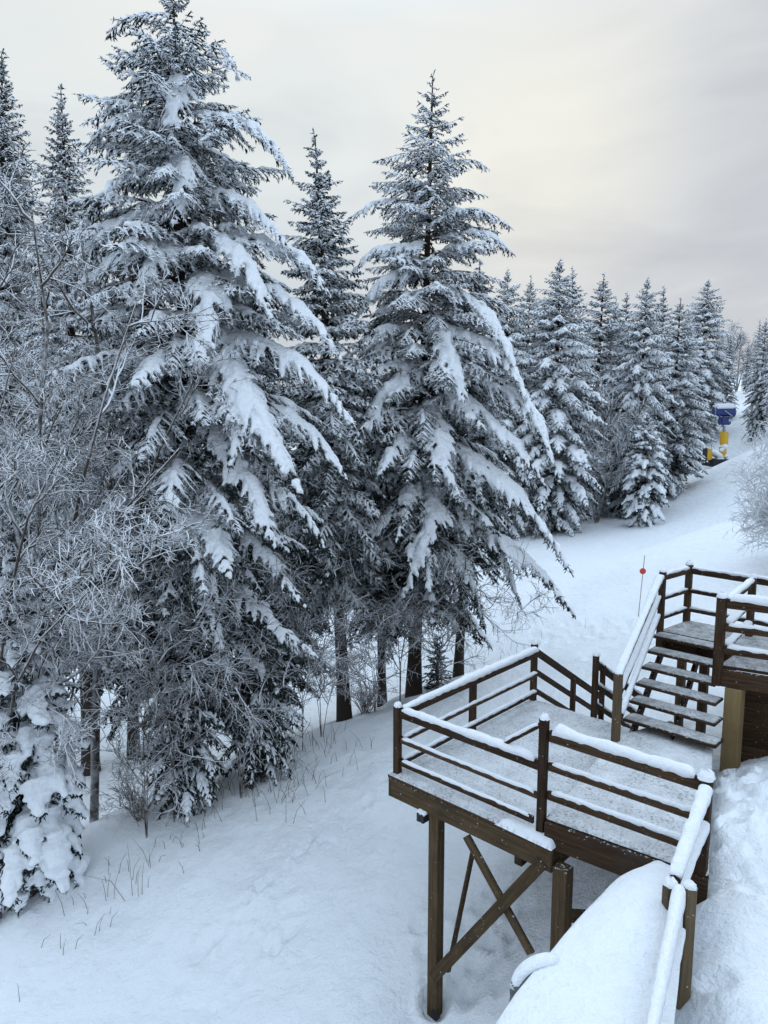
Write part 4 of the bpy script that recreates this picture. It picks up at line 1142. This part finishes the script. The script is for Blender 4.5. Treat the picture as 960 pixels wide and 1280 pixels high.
for (px, py, w) in ((900, 562, .22), (906, 570, .2), (904, 558, .3), (898, 574, .35)):
    c = gp(px, py); c[1] = -.34
    bm = bmesh.new(); bmesh.ops.create_icosphere(bm, subdivisions=2, radius=w, matrix=Matrix.Translation(c) @ Matrix.Diagonal((1, .5, .7, 1)))
    for f_ in bm.faces: f_.smooth = True
    me = bpy.data.meshes.new('snow'); bm.to_mesh(me); bm.free(); link('snow', me, M_SNOW, gun)
box('base', gp(886, 583), gp(908, 573.5), -.7, .8, M_BLACK, gun)
cb = box('control_box', gp(881.5, 575), gp(889, 561), -.35, .4, M_YELLOW, gun)
box('box_door', gp(880, 582), gp(882, 560), -.4, .45, M_BLACK, gun)
h0_, h1_ = gp(888, 560), gp(902, 572)
bm = bmesh.new(); bmesh.ops.create_icosphere(bm, subdivisions=3, radius=1, matrix=Matrix.Translation((h0_ + h1_) / 2 + np.array([0, 0, -.1])) @ Matrix.Rotation(R(32), 4, 'Y') @ Matrix.Diagonal((.72, .6, .28, 1)))
for f_ in bm.faces: f_.smooth = True
me = bpy.data.meshes.new('snow'); bm.to_mesh(me); bm.free(); link('snow', me, M_SNOW, gun)
# the fan drum, seen side-on, with hood and motor housing
a, b = gp(892, 514.5), gp(917.5, 515)
cyl('fan_drum', a, b, .36, .40, M_BLUE, gun, 28)
for q in (a, b):
    acc = Acc(); tt = np.linspace(0, 2 * math.pi, 29)
    ring = np.stack([np.full(29, q[0]), .39 * np.cos(tt) + q[1], .39 * np.sin(tt) + q[2]], -1)
    tubes(ring[None], np.full((1, 29), .03), 6, acc=acc); link('rim', acc.mesh('rim'), M_STEEL, gun)
box('motor_housing', gp(899, 531), gp(912, 521.5), -.4, .4, M_BLUE, gun, .08)
beam('hose', sg + gp(903, 513) + np.array([0, -.45, 0]), sg + gp(912, 520) + np.array([0, -.45, 0]), .07, .07, M_STEEL, gun)
beam('yoke', sg + gp(896, 518) + np.array([0, -.3, 0]), sg + gp(905, 531), .1, .14, M_BLUE, gun)
o = box('snow', gp(892.5, 511.5), gp(918, 504.2), -.42, .42, M_SNOW, gun, .16)
box('emblem', gp(908, 527), gp(911, 523.5), -.412, -.39, M_STEEL, gun, .004)

# ------------------------------------------------------------------ light, sky, camera
w = bpy.data.worlds.new('World'); sc.world = w; w.use_nodes = True
nt = w.node_tree
for n in list(nt.nodes): nt.nodes.remove(n)
out = N(nt, 'ShaderNodeOutputWorld'); bg = N(nt, 'ShaderNodeBackground'); nt.links.new(bg.outputs[0], out.inputs[0])
SUN_EL, SUN_AZ = R(17), R(11)
sky = N(nt, 'ShaderNodeTexSky'); sky.sky_type = 'NISHITA'; sky.sun_disc = False
sky.sun_elevation = SUN_EL; sky.sun_rotation = SUN_AZ
co = coords(nt, 'Generated')
sep = N(nt, 'ShaderNodeSeparateXYZ'); nt.links.new(co, sep.inputs[0])
# cloud deck: cool and dim overhead and behind, creamy towards the veiled sun
mp = N(nt, 'ShaderNodeMapping'); mp.inputs['Scale'].default_value = (1.2, 1.2, 4.2); mp.inputs['Rotation'].default_value = (0, R(-13), 0)
nt.links.new(co, mp.inputs[0])
cl = noise(nt, 2.1, 6, .5, mp.outputs[0]); cl.inputs['Distortion'].default_value = .6
front = maprange(nt, sep.outputs[1], .25, .8)
high = maprange(nt, sep.outputs[2], .42, .85)
c_far = mix(nt, high, (4.6, 5.3, 6.2), (10.5, 13.1, 15.9))
c_front = mix(nt, maprange(nt, sep.outputs[2], .0, .30), (3.8, 4.35, 5.1), (6.2, 6.55, 6.55))
c_front = mix(nt, maprange(nt, sep.outputs[0], .05, .45, 0, .8), c_front, (4.35, 4.55, 4.95))
c_front = mix(nt, high, c_front, (10.5, 13.1, 15.9))
c = mix(nt, front, c_far, c_front)
dot = N(nt, 'ShaderNodeVectorMath', operation='DOT_PRODUCT'); nt.links.new(co, dot.inputs[0])
sd_ = Vector((math.sin(SUN_AZ) * math.cos(SUN_EL), math.cos(SUN_AZ) * math.cos(SUN_EL), math.sin(SUN_EL)))
dot.inputs[1].default_value = sd_
glow = maprange(nt, dot.outputs['Value'], .978, 1.0)
glow = math_n(nt, 'POWER', glow, 1.6)
c = mix(nt, math_n(nt, 'MULTIPLY', glow, .5), c, (7.5, 7.2, 6.2))
# darker streaks in the cloud
dark = maprange(nt, cl.outputs[0], .48, .68, 0, .6)
rightish = maprange(nt, sep.outputs[0], .05, .45, .5, 1)
c = mix(nt, math_n(nt, 'MULTIPLY', dark, rightish), c, (3.5, 3.7, 4.15))
lightp = maprange(nt, cl.outputs[0], .28, .46, .35, 0)
c = mix(nt, lightp, c, (7.4, 7.3, 6.9))
c = mix(nt, .98, sky.outputs[0], c)
nt.links.new(c, bg.inputs['Color']); bg.inputs['Strength'].default_value = .1

sun = bpy.data.lights.new('sun', 'SUN'); sun.energy = .5; sun.angle = R(16); sun.color = (1, .93, .80)
so = bpy.data.objects.new('sun', sun); COL.objects.link(so)
so.rotation_euler = sd_.to_track_quat('Z', 'Y').to_euler()

cam = bpy.data.cameras.new('camera'); co_ = bpy.data.objects.new('camera', cam); COL.objects.link(co_)
cam.sensor_fit = 'VERTICAL'; cam.sensor_height = 36.; cam.lens = F / 1280 * 36
cam.clip_start = .1; cam.clip_end = 6000
co_.location = (0, 0, 0); co_.rotation_euler = (R(90) - PITCH, 0, 0)
sc.camera = co_
vs = sc.view_settings
vs.view_transform = 'Standard'; vs.look = 'None'; vs.gamma = 1; vs.exposure = .34; vs.use_curve_mapping = False
sc.cycles.use_denoising = True
